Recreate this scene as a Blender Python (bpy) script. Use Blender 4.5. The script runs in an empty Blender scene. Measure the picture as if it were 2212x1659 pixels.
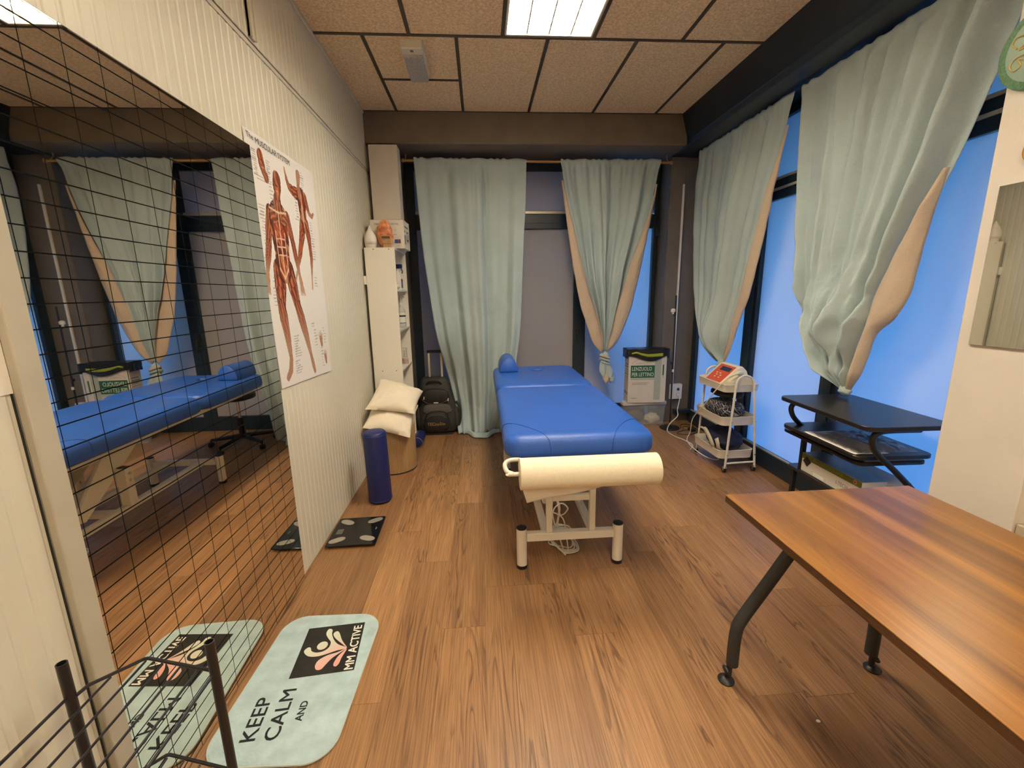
import bpy, bmesh, math, random
from mathutils import Vector, Matrix, noise
random.seed(7)
C = bpy.context.scene.collection
S = bpy.context.scene

# ------------------------------------------------------------------ camera, world, light, exposure
CAM = Vector((1.01, 0.0, 1.5086))
PITCH, YAW, ROLL = -0.2065, 0.068, -0.0169
fw = Vector((math.sin(YAW)*math.cos(PITCH), math.cos(YAW)*math.cos(PITCH), math.sin(PITCH)))
r0 = Vector((math.cos(YAW), -math.sin(YAW), 0)); u0 = r0.cross(fw)
rr = r0*math.cos(ROLL) + u0*math.sin(ROLL); uu = -r0*math.sin(ROLL) + u0*math.cos(ROLL)
cd = bpy.data.cameras.new('camera'); cam = bpy.data.objects.new('camera', cd); C.objects.link(cam)
cd.sensor_width = 36.0; cd.lens = 938.515/2212*36.0; cd.clip_start = 0.02
M4 = Matrix.Identity(4)
for i in range(3):
    M4[i][0] = rr[i]; M4[i][1] = uu[i]; M4[i][2] = -fw[i]; M4[i][3] = CAM[i]
cam.matrix_world = M4
S.camera = cam
S.view_settings.view_transform = 'Standard'; S.view_settings.look = 'None'
S.view_settings.gamma = 1.0; S.view_settings.use_curve_mapping = False
S.view_settings.exposure = 0.0
LAMP = 42.0            # radiance of the ceiling light diffusers
LAMP_COL = (1.0, 0.88, 0.69)
LAMP2 = 0.80           # the second fitting, behind the camera
SKY = 14.0
w = bpy.data.worlds.new('dusk_sky'); S.world = w; w.use_nodes = True
nt = w.node_tree; nt.nodes.clear()
wo = nt.nodes.new('ShaderNodeOutputWorld'); wb = nt.nodes.new('ShaderNodeBackground')
tc = nt.nodes.new('ShaderNodeTexCoord'); sx = nt.nodes.new('ShaderNodeSeparateXYZ'); cr = nt.nodes.new('ShaderNodeValToRGB')
nt.links.new(tc.outputs['Generated'], sx.inputs[0]); nt.links.new(sx.outputs['Z'], cr.inputs[0])
cr.color_ramp.elements[0].position = 0.0; cr.color_ramp.elements[0].color = (0.125, 0.46, 1.0, 1)
cr.color_ramp.elements[1].position = 0.7; cr.color_ramp.elements[1].color = (0.03, 0.15, 0.62, 1)
nt.links.new(cr.outputs[0], wb.inputs[0]); wb.inputs[1].default_value = SKY
nt.links.new(wb.outputs[0], wo.inputs[0])

# ------------------------------------------------------------------ helpers
def lin(c):
    return tuple(((v/255)/12.92 if v/255 <= 0.04045 else ((v/255+0.055)/1.055)**2.4) for v in c)

class NT:
    def __init__(s, name):
        s.m = bpy.data.materials.new(name); s.m.use_nodes = True; s.t = s.m.node_tree
        s.b = s.t.nodes['Principled BSDF']; s.out = s.t.nodes['Material Output']
    def n(s, typ, **k):
        nd = s.t.nodes.new(typ)
        for a, v in k.items():
            if a.startswith('i_'): nd.inputs[a[2:].replace('_', ' ')].default_value = v
            else: setattr(nd, a, v)
        return nd
    def l(s, a, b): s.t.links.new(a, b)

def mat(name, col, rough=0.5, metal=0.0, spec=0.5, nscale=0, namp=0.0, bump=0.0, bscale=0, coat=0.0, sheen=0.0, stretch=None, alpha=None):
    k = NT(name); b = k.b
    b.inputs['Base Color'].default_value = (*col, 1); b.inputs['Roughness'].default_value = rough
    b.inputs['Metallic'].default_value = metal; b.inputs['Specular IOR Level'].default_value = spec
    b.inputs['Coat Weight'].default_value = coat; b.inputs['Sheen Weight'].default_value = sheen
    if nscale or bscale:
        tc = k.n('ShaderNodeTexCoord'); mp = k.n('ShaderNodeMapping'); k.l(tc.outputs['Object'], mp.inputs[0])
        if stretch: mp.inputs['Scale'].default_value = stretch
    if nscale and namp:
        nz = k.n('ShaderNodeTexNoise', i_Scale=nscale, i_Detail=5.0); k.l(mp.outputs[0], nz.inputs['Vector'])
        rp = k.n('ShaderNodeValToRGB'); rp.color_ramp.elements[0].position = 0.3; rp.color_ramp.elements[1].position = 0.7
        rp.color_ramp.elements[0].color = (*[max(0, c*(1-namp)) for c in col], 1)
        rp.color_ramp.elements[1].color = (*[min(1, c*(1+namp)) for c in col], 1)
        k.l(nz.outputs[0], rp.inputs[0]); k.l(rp.outputs[0], b.inputs['Base Color'])
    if bump:
        nz = k.n('ShaderNodeTexNoise', i_Scale=float(bscale), i_Detail=4.0); k.l(mp.outputs[0], nz.inputs['Vector'])
        bp = k.n('ShaderNodeBump', i_Strength=bump, i_Distance=0.01); k.l(nz.outputs[0], bp.inputs['Height']); k.l(bp.outputs[0], b.inputs['Normal'])
    return k.m

def wood(name, c_dark, c_mid, c_light, axis='y', rough=0.4, per_object=True, scale=1.0, fine=1.0, coat=0.0, bump=0.15, ring=0.55, tone=9.0, pore=0.45, patchy=False, tonelong=0.7):
    """oak-like grain running along the axis; each object gets its own cut of it"""
    k = NT(name); tc = k.n('ShaderNodeTexCoord'); oi = k.n('ShaderNodeObjectInfo')
    mul = k.n('ShaderNodeVectorMath', operation='MULTIPLY_ADD'); cx = k.n('ShaderNodeCombineXYZ')
    k.l(oi.outputs['Random'], cx.inputs[0]); k.l(oi.outputs['Random'], cx.inputs[1]); k.l(oi.outputs['Random'], cx.inputs[2])
    mul.inputs[1].default_value = (37.0, 91.0, 53.0) if per_object else (0, 0, 0); k.l(cx.outputs[0], mul.inputs[0]); k.l(tc.outputs['Object'], mul.inputs[2])
    mp = k.n('ShaderNodeMapping'); k.l(mul.outputs[0], mp.inputs[0])
    a, lo = 11.0*scale, 0.9*scale
    mp.inputs['Scale'].default_value = (lo, a, a) if axis == 'x' else ((a, lo, a) if axis == 'y' else (a, a, lo))
    n1 = k.n('ShaderNodeTexNoise', i_Scale=1.0, i_Detail=3.0, i_Distortion=0.6); k.l(mp.outputs[0], n1.inputs['Vector'])
    # growth rings: bands of the distorted noise field
    ml = k.n('ShaderNodeMath', operation='MULTIPLY'); ml.inputs[1].default_value = 13.0; k.l(n1.outputs[0], ml.inputs[0])
    fr = k.n('ShaderNodeMath', operation='FRACT'); k.l(ml.outputs[0], fr.inputs[0])
    rp = k.n('ShaderNodeValToRGB'); e = rp.color_ramp.elements
    e[0].position = 0.0; e[0].color = (0, 0, 0, 1); e[1].position = 0.35; e[1].color = (1, 1, 1, 1)
    e2 = e.new(0.9); e2.color = (1, 1, 1, 1); e3 = e.new(1.0); e3.color = (0.15, 0.15, 0.15, 1)
    k.l(fr.outputs[0], rp.inputs[0])
    # pores: fine streaks
    mp2 = k.n('ShaderNodeMapping'); k.l(mul.outputs[0], mp2.inputs[0]); f, g = 260.0*fine, 5.0*fine
    mp2.inputs['Scale'].default_value = (g, f, f) if axis == 'x' else ((f, g, f) if axis == 'y' else (f, f, g))
    n2 = k.n('ShaderNodeTexNoise', i_Scale=1.0, i_Detail=2.0); k.l(mp2.outputs[0], n2.inputs['Vector'])
    r2 = k.n('ShaderNodeValToRGB'); r2.color_ramp.elements[0].position = 0.38; r2.color_ramp.elements[1].position = 0.6; k.l(n2.outputs[0], r2.inputs[0])
    # broad tone
    mp3 = k.n('ShaderNodeMapping'); k.l(mul.outputs[0], mp3.inputs[0])
    mp3.inputs['Scale'].default_value = (tonelong, tone, tone) if axis == 'x' else ((tone, tonelong, tone) if axis == 'y' else (tone, tone, tonelong))
    n3 = k.n('ShaderNodeTexNoise', i_Scale=1.0, i_Detail=2.0); k.l(mp3.outputs[0], n3.inputs['Vector'])
    r3 = k.n('ShaderNodeValToRGB'); r3.color_ramp.elements[0].position = 0.3; r3.color_ramp.elements[1].position = 0.7
    r3.color_ramp.elements[0].color = (*c_mid, 1); r3.color_ramp.elements[1].color = (*c_light, 1); k.l(n3.outputs[0], r3.inputs[0])
    m1 = k.n('ShaderNodeMix', data_type='RGBA'); inv = k.n('ShaderNodeMath', operation='SUBTRACT'); inv.inputs[0].default_value = 1.0
    k.l(rp.outputs[0], inv.inputs[1]); sc = k.n('ShaderNodeMath', operation='MULTIPLY'); sc.inputs[1].default_value = ring; k.l(inv.outputs[0], sc.inputs[0])
    if patchy:
        mp4 = k.n('ShaderNodeMapping'); k.l(mul.outputs[0], mp4.inputs[0]); mp4.inputs['Scale'].default_value = (7, 1.1, 7)
        n4 = k.n('ShaderNodeTexNoise', i_Scale=1.0, i_Detail=1.0); k.l(mp4.outputs[0], n4.inputs['Vector'])
        r4 = k.n('ShaderNodeValToRGB'); r4.color_ramp.elements[0].position = 0.47; r4.color_ramp.elements[1].position = 0.60; k.l(n4.outputs[0], r4.inputs[0])
        s4 = k.n('ShaderNodeMath', operation='MULTIPLY'); k.l(sc.outputs[0], s4.inputs[0]); k.l(r4.outputs[0], s4.inputs[1]); sc = s4
    k.l(sc.outputs[0], m1.inputs['Factor']); k.l(r3.outputs[0], m1.inputs['A']); m1.inputs['B'].default_value = (*c_dark, 1)
    inv2 = k.n('ShaderNodeMath', operation='SUBTRACT'); inv2.inputs[0].default_value = 1.0; k.l(r2.outputs[0], inv2.inputs[1])
    sc2 = k.n('ShaderNodeMath', operation='MULTIPLY'); sc2.inputs[1].default_value = pore; k.l(inv2.outputs[0], sc2.inputs[0])
    m2 = k.n('ShaderNodeMix', data_type='RGBA'); k.l(sc2.outputs[0], m2.inputs['Factor']); k.l(m1.outputs['Result'], m2.inputs['A']); m2.inputs['B'].default_value = (*c_dark, 1)
    hv = k.n('ShaderNodeHueSaturation'); k.l(m2.outputs['Result'], hv.inputs['Color'])
    if per_object:
        mr = k.n('ShaderNodeMapRange'); mr.inputs['To Min'].default_value = 0.86; mr.inputs['To Max'].default_value = 1.14
        k.l(oi.outputs['Random'], mr.inputs['Value']); k.l(mr.outputs[0], hv.inputs['Value'])
    k.l(hv.outputs[0], k.b.inputs['Base Color']); k.b.inputs['Roughness'].default_value = rough; k.b.inputs['Coat Weight'].default_value = coat
    k.b.inputs['Coat Roughness'].default_value = 0.25
    bp = k.n('ShaderNodeBump', i_Strength=bump, i_Distance=0.002); k.l(r2.outputs[0], bp.inputs['Height']); k.l(bp.outputs[0], k.b.inputs['Normal'])
    return k.m

class MB:
    """collects shapes; build() links them as ONE mesh object"""
    def __init__(s): s.v = []; s.f = []; s.mi = []; s.cm = 0
    def add(s, vs, fs):
        o = len(s.v); s.v += [tuple(p) for p in vs]
        for f in fs: s.f.append(tuple(i+o for i in f)); s.mi.append(s.cm)
        return s
    def box(s, x0, x1, y0, y1, z0, z1, rot=None, piv=None):
        vs = [Vector((x, y, z)) for z in (z0, z1) for y in (y0, y1) for x in (x0, x1)]
        if rot is not None:
            p = Vector(piv) if piv is not None else Vector(((x0+x1)/2, (y0+y1)/2, (z0+z1)/2))
            vs = [rot @ (q-p) + p for q in vs]
        return s.add(vs, [(0, 2, 3, 1), (4, 5, 7, 6), (0, 1, 5, 4), (2, 6, 7, 3), (0, 4, 6, 2), (1, 3, 7, 5)])
    def loops(s, rings, cap0=True, cap1=True, closed=True):
        n = len(rings[0]); vs = [p for r in rings for p in r]; fs = []
        for i in range(len(rings)-1):
            for j in range(n if closed else n-1):
                k = (j+1) % n; fs.append((i*n+j, i*n+k, (i+1)*n+k, (i+1)*n+j))
        if cap0: fs.append(tuple(reversed(range(n))))
        if cap1: fs.append(tuple((len(rings)-1)*n+j for j in range(n)))
        return s.add(vs, fs)
    def tube(s, path, r, n=10, caps=True):
        P = [Vector(p) for p in path]; R = r if isinstance(r, (list, tuple)) else [r]*len(P); rings = []
        t = (P[1]-P[0]).normalized(); up = Vector((0, 0, 1)) if abs(t.z) < 0.9 else Vector((1, 0, 0))
        nrm = t.cross(up).normalized()
        for i, p in enumerate(P):
            if i == 0: t = P[1]-P[0]
            elif i == len(P)-1: t = P[-1]-P[-2]
            else: t = (P[i+1]-P[i]).normalized()+(P[i]-P[i-1]).normalized()
            t.normalize(); nrm = (nrm - t*nrm.dot(t)).normalized(); b = t.cross(nrm)
            rings.append([p+(nrm*math.cos(a)+b*math.sin(a))*R[i] for a in [2*math.pi*q/n for q in range(n)]])
        return s.loops(rings, caps, caps)
    def lathe(s, prof, c=(0, 0, 0), n=24, cap0=True, cap1=True):
        c = Vector(c)
        return s.loops([[c+Vector((r*math.cos(a), r*math.sin(a), z)) for a in [2*math.pi*q/n for q in range(n)]] for r, z in prof], cap0, cap1)
    def rr(s, x0, x1, y0, y1, prof, rad=0.03, seg=5):
        """stack of rounded rectangles: prof = [(z, inset)]"""
        rings = []
        for z, ins in prof: rings.append([Vector((x, y, z)) for x, y in rrect(x0+ins, x1-ins, y0+ins, y1-ins, max(rad-ins, 0.001), seg)])
        return s.loops(rings)
    def slab(s, x0, x1, y0, y1, z0, z1, rad=0.03, e=0.004, seg=5):
        return s.rr(x0, x1, y0, y1, [(z0, e), (z0+e, 0), (z1-e, 0), (z1, e)], rad, seg)
    def prism(s, pts, ax, a0, a1):
        """2D polygon extruded along ax; pts are the two other coordinates in xyz order"""
        def mk(p, a): return {'x': (a, p[0], p[1]), 'y': (p[0], a, p[1]), 'z': (p[0], p[1], a)}[ax]
        return s.loops([[mk(p, a0) for p in pts], [mk(p, a1) for p in pts]])
    def grid(s, fn, nu, nv):
        vs = [fn(i/nu, j/nv) for j in range(nv+1) for i in range(nu+1)]
        return s.add(vs, [(j*(nu+1)+i, j*(nu+1)+i+1, (j+1)*(nu+1)+i+1, (j+1)*(nu+1)+i) for j in range(nv) for i in range(nu)])
    def sphere(s, c, r, n=16, m=10, fn=None):
        c = Vector(c); R = Vector(r) if isinstance(r, (tuple, list, Vector)) else Vector((r, r, r)); rings = []
        for i in range(m+1):
            th = math.pi*i/m; th = min(max(th, 0.02), math.pi-0.02)
            rg = []
            for j in range(n):
                a = 2*math.pi*j/n; d = Vector((math.sin(th)*math.cos(a), math.sin(th)*math.sin(a), -math.cos(th)))
                k = fn(d) if fn else 1.0
                rg.append(c+Vector((d.x*R.x, d.y*R.y, d.z*R.z))*k)
            rings.append(rg)
        return s.loops(rings)
    def build(s, name, m, parent=None, smooth=0.6, bevel=0, kind=None, xf=None, fixn=True):
        me = bpy.data.meshes.new(name)
        vs = s.v if xf is None else [tuple(xf @ Vector(p)) for p in s.v]
        me.from_pydata(vs, [], s.f)
        ms = m if isinstance(m, (list, tuple)) else [m]
        for q in ms: me.materials.append(q)
        if len(ms) > 1: me.polygons.foreach_set('material_index', s.mi)
        if fixn or bevel:
            bm = bmesh.new(); bm.from_mesh(me)
            if fixn: bmesh.ops.recalc_face_normals(bm, faces=bm.faces)
            if bevel:
                es = [e for e in bm.edges if len(e.link_faces) == 2 and e.calc_face_angle(0) > 0.5]
                bmesh.ops.bevel(bm, geom=es, offset=bevel, segments=2, affect='EDGES', profile=0.5)
            bm.to_mesh(me); bm.free()
        if smooth:
            me.shade_smooth(); me.set_sharp_from_angle(angle=smooth)
        o = bpy.data.objects.new(name, me); C.objects.link(o)
        if parent is not None: adopt(o, parent)
        if kind: o['kind'] = kind
        return o

def adopt(o, parent):
    o.parent = parent; p = parent; mw = Matrix.Identity(4)
    while p is not None: mw = p.matrix_basis @ mw if p.parent is None else p.matrix_parent_inverse @ p.matrix_basis @ mw; p = p.parent
    o.matrix_parent_inverse = mw.inverted()

def rrect(x0, x1, y0, y1, r, seg=5):
    pts = []
    for cx, cy, a0 in ((x1-r, y1-r, 0), (x0+r, y1-r, 90), (x0+r, y0+r, 180), (x1-r, y0+r, 270)):
        for i in range(seg+1):
            a = math.radians(a0+90*i/seg); pts.append((cx+r*math.cos(a), cy+r*math.sin(a)))
    return pts

def smoothpath(pts, n=8, closed=False):
    """Catmull-Rom through the points"""
    P = [Vector(p) for p in pts]; out = []; L = len(P)
    for i in range(L if closed else L-1):
        g = (lambda k: P[k % L]) if closed else (lambda k: P[min(max(k, 0), L-1)])
        a, b, c, d = g(i-1), g(i), g(i+1), g(i+2)
        for q in range(n):
            t = q/n
            out.append(0.5*((2*b)+(c-a)*t+(2*a-5*b+4*c-d)*t*t+(3*b-a-3*c+d)*t**3))
    if not closed: out.append(P[-1])
    return out

def thing(name, label, cat, loc=(0, 0, 0), group=None):
    o = bpy.data.objects.new(name, None); C.objects.link(o); o.location = loc; o.empty_display_size = 0.05
    return tag(o, label, cat, group)
def tag(o, label, cat, group=None):
    o['label'] = label; o['category'] = cat; o['kind'] = 'thing'
    if group: o['group'] = group
    return o
def struct(name, label=None):
    o = bpy.data.objects.new(name, None); C.objects.link(o); o['kind'] = 'structure'
    if label: o['label'] = label
    return o
def st(o, label, cat=None):
    o['kind'] = 'structure'; o['label'] = label
    if cat: o['category'] = cat
    return o
def copytree(o, loc=None, parent=None):
    c = o.copy(); C.objects.link(c)
    if parent is not None: c.parent = parent
    if loc is not None: c.location = loc
    for ch in o.children: copytree(ch, None, c)
    return c

def text(s, mt, name='lettering', parent=None, origin=(0, 0, 0), right=(1, 0, 0), up=(0, 0, 1), width=None, height=None, ext=0.0006, bold=0.0, squash=False):
    """flat print: letters starting at origin, reading along 'right'"""
    cu = bpy.data.curves.new(name, 'FONT'); cu.body = s; cu.size = 1.0; cu.extrude = 0.0; cu.offset = bold; cu.resolution_u = 3
    tmp = bpy.data.objects.new('tmp', cu); C.objects.link(tmp)
    me = bpy.data.meshes.new_from_object(tmp)
    bpy.data.objects.remove(tmp); bpy.data.curves.remove(cu)
    xs = [v.co.x for v in me.vertices]; ys = [v.co.y for v in me.vertices]
    x0, x1, y0, y1 = min(xs), max(xs), min(ys), max(ys)
    sx = sy = 1.0
    if width and height: sx = width/(x1-x0); sy = height/(y1-y0)
    elif width: sx = sy = width/(x1-x0)
    elif height: sx = sy = height/(y1-y0)
    R = Vector(right).normalized(); U = Vector(up).normalized(); N = R.cross(U); O = Vector(origin)
    for v in me.vertices: v.co = O + R*((v.co.x-x0)*sx) + U*((v.co.y-y0)*sy) + N*ext
    me.name = name; me.materials.append(mt)
    o = bpy.data.objects.new(name, me); C.objects.link(o)
    if parent is not None: adopt(o, parent)
    return o

def lerp(a, b, t): return a+(b-a)*t
def polyat(pts, key, t):
    """pts=[(k,val)] sorted by k"""
    if t <= pts[0][0]: return pts[0][1]
    for (a, va), (b, vb) in zip(pts, pts[1:]):
        if t <= b: return va+(vb-va)*(t-a)/(b-a) if b > a else vb
    return pts[-1][1]
def nz(x, y, z=0.0): return noise.noise(Vector((x, y, z)))
# ------------------------------------------------------------------ materials
def wall_panel_mat():
    k = NT('cream_sheet_panel'); tc = k.n('ShaderNodeTexCoord')
    nzt = k.n('ShaderNodeTexNoise', i_Scale=1.4, i_Detail=4.0); k.l(tc.outputs['Object'], nzt.inputs['Vector'])
    rp = k.n('ShaderNodeValToRGB'); rp.color_ramp.elements[0].color = (0.63, 0.595, 0.475, 1); rp.color_ramp.elements[1].color = (0.72, 0.685, 0.56, 1)
    rp.color_ramp.elements[0].position = 0.3; rp.color_ramp.elements[1].position = 0.7
    k.l(nzt.outputs[0], rp.inputs[0]); k.l(rp.outputs[0], k.b.inputs['Base Color']); k.b.inputs['Roughness'].default_value = 0.42
    n2 = k.n('ShaderNodeTexNoise', i_Scale=300.0); k.l(tc.outputs['Object'], n2.inputs['Vector'])
    bp = k.n('ShaderNodeBump', i_Strength=0.06, i_Distance=0.002); k.l(n2.outputs[0], bp.inputs['Height']); k.l(bp.outputs[0], k.b.inputs['Normal'])
    return k.m
m_panel = wall_panel_mat()
m_taupe = mat('taupe_wall_paint', (0.155, 0.125, 0.092), 0.7, nscale=5, namp=0.10, bump=0.15, bscale=60)
m_plaster = mat('cream_plaster', (0.73, 0.67, 0.58), 0.75, nscale=4, namp=0.04, bump=0.12, bscale=50)
m_shell = mat('plain_white_wall', (0.74, 0.68, 0.56), 0.8, nscale=3, namp=0.04)
m_navy = mat('navy_painted_steel', (0.012, 0.020, 0.034), 0.38, nscale=8, namp=0.15)
m_frame = mat('dark_blue_window_frame', (0.014, 0.028, 0.044), 0.35)
m_trimsil = mat('pale_metal_bead', (0.62, 0.56, 0.44), 0.35, metal=0.4)
m_tile = mat('ceiling_fibre_tile', (0.80, 0.60, 0.37), 0.95, spec=0.1, nscale=70, namp=0.22, bump=0.25, bscale=180)
m_tbar = mat('dark_brown_grid_strip', (0.055, 0.038, 0.025), 0.5)
m_void = mat('dark_plenum_joint_shade', (0.02, 0.017, 0.014), 0.9)
m_floorbase = mat('floor_underlay', (0.05, 0.03, 0.018), 0.8)
m_plank = wood('oak_vinyl_plank', (0.085, 0.036, 0.014), (0.30, 0.150, 0.062), (0.415, 0.220, 0.094), 'y', rough=0.38, ring=0.80, bump=0.12, scale=0.95, pore=0.42, patchy=True, tone=14, fine=0.8)
m_tabletop = wood('walnut_tabletop', (0.085, 0.030, 0.008), (0.125, 0.046, 0.011), (0.41, 0.180, 0.036), 'y', rough=0.34, ring=0.30, scale=0.7, coat=0.28, bump=0.05, tone=15, tonelong=0.35, pore=0.25, patchy=True)
m_tableedge = wood('walnut_edge', (0.05, 0.020, 0.008), (0.095, 0.040, 0.014), (0.13, 0.055, 0.02), 'y', rough=0.4, ring=0.2)
m_drumwood = wood('bamboo_veneer', (0.27, 0.15, 0.055), (0.45, 0.27, 0.11), (0.55, 0.35, 0.16), 'z', rough=0.45, ring=0.2)
m_rodwood = wood('rod_wood', (0.35, 0.18, 0.06), (0.50, 0.28, 0.10), (0.58, 0.34, 0.13), 'x', rough=0.4, ring=0.15)
m_white = mat('white_laminate', (0.80, 0.755, 0.65), 0.45)
m_whitemetal = mat('white_enamel', (0.74, 0.68, 0.56), 0.35, nscale=6, namp=0.03)
m_whiteplastic = mat('white_plastic', (0.78, 0.74, 0.66), 0.4)
m_card = mat('white_card', (0.66, 0.60, 0.51), 0.8, nscale=6, namp=0.04)
m_cardside = mat('grey_card', (0.46, 0.41, 0.35), 0.8, nscale=6, namp=0.05)
m_paper = mat('white_paper', (0.82, 0.77, 0.67), 0.85, bump=0.1, bscale=70)
m_crepe = mat('crepe_paper', (0.86, 0.77, 0.58), 0.9, nscale=40, namp=0.03, bump=0.10, bscale=120)
m_black = mat('black_plastic', (0.012, 0.011, 0.011), 0.45)
m_blackmetal = mat('black_powder_coat', (0.012, 0.012, 0.013), 0.4, bump=0.1, bscale=300)
m_blackwood = mat('black_laminate', (0.014, 0.012, 0.011), 0.33, nscale=60, namp=0.3, bump=0.05, bscale=200)
m_charcoal = mat('charcoal_leg', (0.030, 0.030, 0.030), 0.5, bump=0.12, bscale=250)
m_bluevinyl = mat('blue_vinyl', (0.022, 0.105, 0.47), 0.36, spec=0.5, nscale=6, namp=0.06, bump=0.18, bscale=220)
m_blueseam = mat('blue_seam', (0.012, 0.04, 0.22), 0.45)
m_bluefoam = mat('dark_blue_vinyl', (0.010, 0.018, 0.125), 0.42, bump=0.15, bscale=150)
m_chrome = mat('chrome', (0.75, 0.72, 0.66), 0.18, metal=1.0)
m_steel = mat('steel_pad', (0.62, 0.58, 0.50), 0.32, metal=0.7)
m_glassblack = mat('black_glass', (0.008, 0.008, 0.009), 0.08)
m_pillow = mat('cream_pillowcase', (0.80, 0.71, 0.55), 0.9, nscale=6, namp=0.03, bump=0.35, bscale=14, sheen=0.2)
m_rubber = mat('black_rubber', (0.014, 0.013, 0.013), 0.75)
m_cable = mat('white_cable', (0.74, 0.68, 0.56), 0.5)
m_blackcable = mat('black_cable', (0.012, 0.012, 0.012), 0.6)
m_ink = mat('black_ink', (0.014, 0.013, 0.012), 0.7)
m_greyink = mat('grey_ink', (0.17, 0.16, 0.14), 0.8)
m_whiteink = mat('white_ink', (0.80, 0.77, 0.68), 0.8)
m_green = mat('green_print', (0.012, 0.115, 0.055), 0.7)
m_palegreen = mat('pale_green_print', (0.40, 0.44, 0.36), 0.8)
m_lime = mat('lime_tape', (0.30, 0.36, 0.02), 0.5)
m_binbag = mat('black_bin_bag', (0.012, 0.011, 0.010), 0.28, bump=0.8, bscale=30)
m_gold = mat('gold_ring', (0.80, 0.42, 0.08), 0.3, metal=0.9)
m_orange = mat('orange_panel', (0.62, 0.085, 0.022), 0.45)
m_screen = mat('dark_display', (0.02, 0.022, 0.028), 0.15)

def cloth(name, col, nsc=260, amp=0.09, bmp=0.28):
    k = NT(name); tc = k.n('ShaderNodeTexCoord')
    nz1 = k.n('ShaderNodeTexNoise', i_Scale=nsc, i_Detail=2.0); k.l(tc.outputs['Object'], nz1.inputs['Vector'])
    nz2 = k.n('ShaderNodeTexNoise', i_Scale=2.2, i_Detail=3.0); k.l(tc.outputs['Object'], nz2.inputs['Vector'])
    ad = k.n('ShaderNodeMath', operation='ADD'); k.l(nz1.outputs[0], ad.inputs[0]); k.l(nz2.outputs[0], ad.inputs[1])
    rp = k.n('ShaderNodeValToRGB'); rp.color_ramp.elements[0].position = 0.35; rp.color_ramp.elements[1].position = 0.65
    hf = k.n('ShaderNodeMath', operation='MULTIPLY'); hf.inputs[1].default_value = 0.5; k.l(ad.outputs[0], hf.inputs[0]); k.l(hf.outputs[0], rp.inputs[0])
    rp.color_ramp.elements[0].color = (*[c*(1-amp) for c in col], 1); rp.color_ramp.elements[1].color = (*[c*(1+amp) for c in col], 1)
    k.l(rp.outputs[0], k.b.inputs['Base Color']); k.b.inputs['Roughness'].default_value = 0.85; k.b.inputs['Sheen Weight'].default_value = 0.15
    k.b.inputs['Specular IOR Level'].default_value = 0.2
    wr = k.n('ShaderNodeTexNoise', i_Scale=16.0, i_Detail=5.0, i_Distortion=1.2); k.l(tc.outputs['Object'], wr.inputs['Vector'])
    ad2 = k.n('ShaderNodeMath', operation='MULTIPLY_ADD'); ad2.inputs[1].default_value = 0.25; k.l(nz1.outputs[0], ad2.inputs[0]); k.l(wr.outputs[0], ad2.inputs[2])
    bp = k.n('ShaderNodeBump', i_Strength=bmp, i_Distance=0.02); k.l(ad2.outputs[0], bp.inputs['Height']); k.l(bp.outputs[0], k.b.inputs['Normal'])
    return k.m
m_teal = cloth('grey_teal_cotton', (0.420, 0.505, 0.505))
m_lining = cloth('beige_lining', (0.55, 0.43, 0.32))

def emit(name, col, s):
    k = NT(name); e = k.n('ShaderNodeEmission'); e.inputs[0].default_value = (*col, 1); e.inputs[1].default_value = s
    k.l(e.outputs[0], k.out.inputs[0]); return k.m
m_lamp = emit('lit_diffuser', LAMP_COL, LAMP)
m_lamp2 = emit('lit_diffuser_dim', LAMP_COL, LAMP*LAMP2)

def frosted():
    """window film: scatters the dusk light through and the room light back"""
    k = NT('frosted_window_film'); t = k.n('ShaderNodeBsdfTranslucent'); t.inputs[0].default_value = (0.86, 0.90, 0.95, 1)
    d = k.n('ShaderNodeBsdfDiffuse'); d.inputs[0].default_value = (0.66, 0.58, 0.48, 1)
    g = k.n('ShaderNodeBsdfGlossy'); g.inputs['Roughness'].default_value = 0.3
    m1 = k.n('ShaderNodeMixShader'); m1.inputs[0].default_value = 0.45; k.l(t.outputs[0], m1.inputs[1]); k.l(d.outputs[0], m1.inputs[2])
    fr = k.n('ShaderNodeFresnel'); fr.inputs[0].default_value = 1.35; m2 = k.n('ShaderNodeMixShader'); k.l(fr.outputs[0], m2.inputs[0])
    k.l(m1.outputs[0], m2.inputs[1]); k.l(g.outputs[0], m2.inputs[2]); k.l(m2.outputs[0], k.out.inputs[0]); return k.m
m_frost = frosted()
def mirrormat(name, tint, rough=0.0):
    k = NT(name); k.b.inputs['Base Color'].default_value = (*tint, 1); k.b.inputs['Metallic'].default_value = 1.0; k.b.inputs['Roughness'].default_value = rough; return k.m
m_mirror = mirrormat('dark_mirror_glass', (0.84, 0.79, 0.70), 0.012)
m_mirror2 = mirrormat('mirror_glass', (0.72, 0.72, 0.66), 0.02)
def clearplastic():
    k = NT('clear_plastic'); b = k.b; b.inputs['Base Color'].default_value = (0.85, 0.85, 0.82, 1); b.inputs['Roughness'].default_value = 0.2
    tr = k.n('ShaderNodeBsdfTransparent'); tr.inputs[0].default_value = (0.95, 0.95, 0.93, 1); mx = k.n('ShaderNodeMixShader'); mx.inputs[0].default_value = 0.14
    k.l(tr.outputs[0], mx.inputs[1]); k.l(b.outputs[0], mx.inputs[2]); k.l(mx.outputs[0], k.out.inputs[0]); return k.m
m_clear = clearplastic()

# ------------------------------------------------------------------ the room
H = 3.146; Y0 = -3.3
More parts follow.
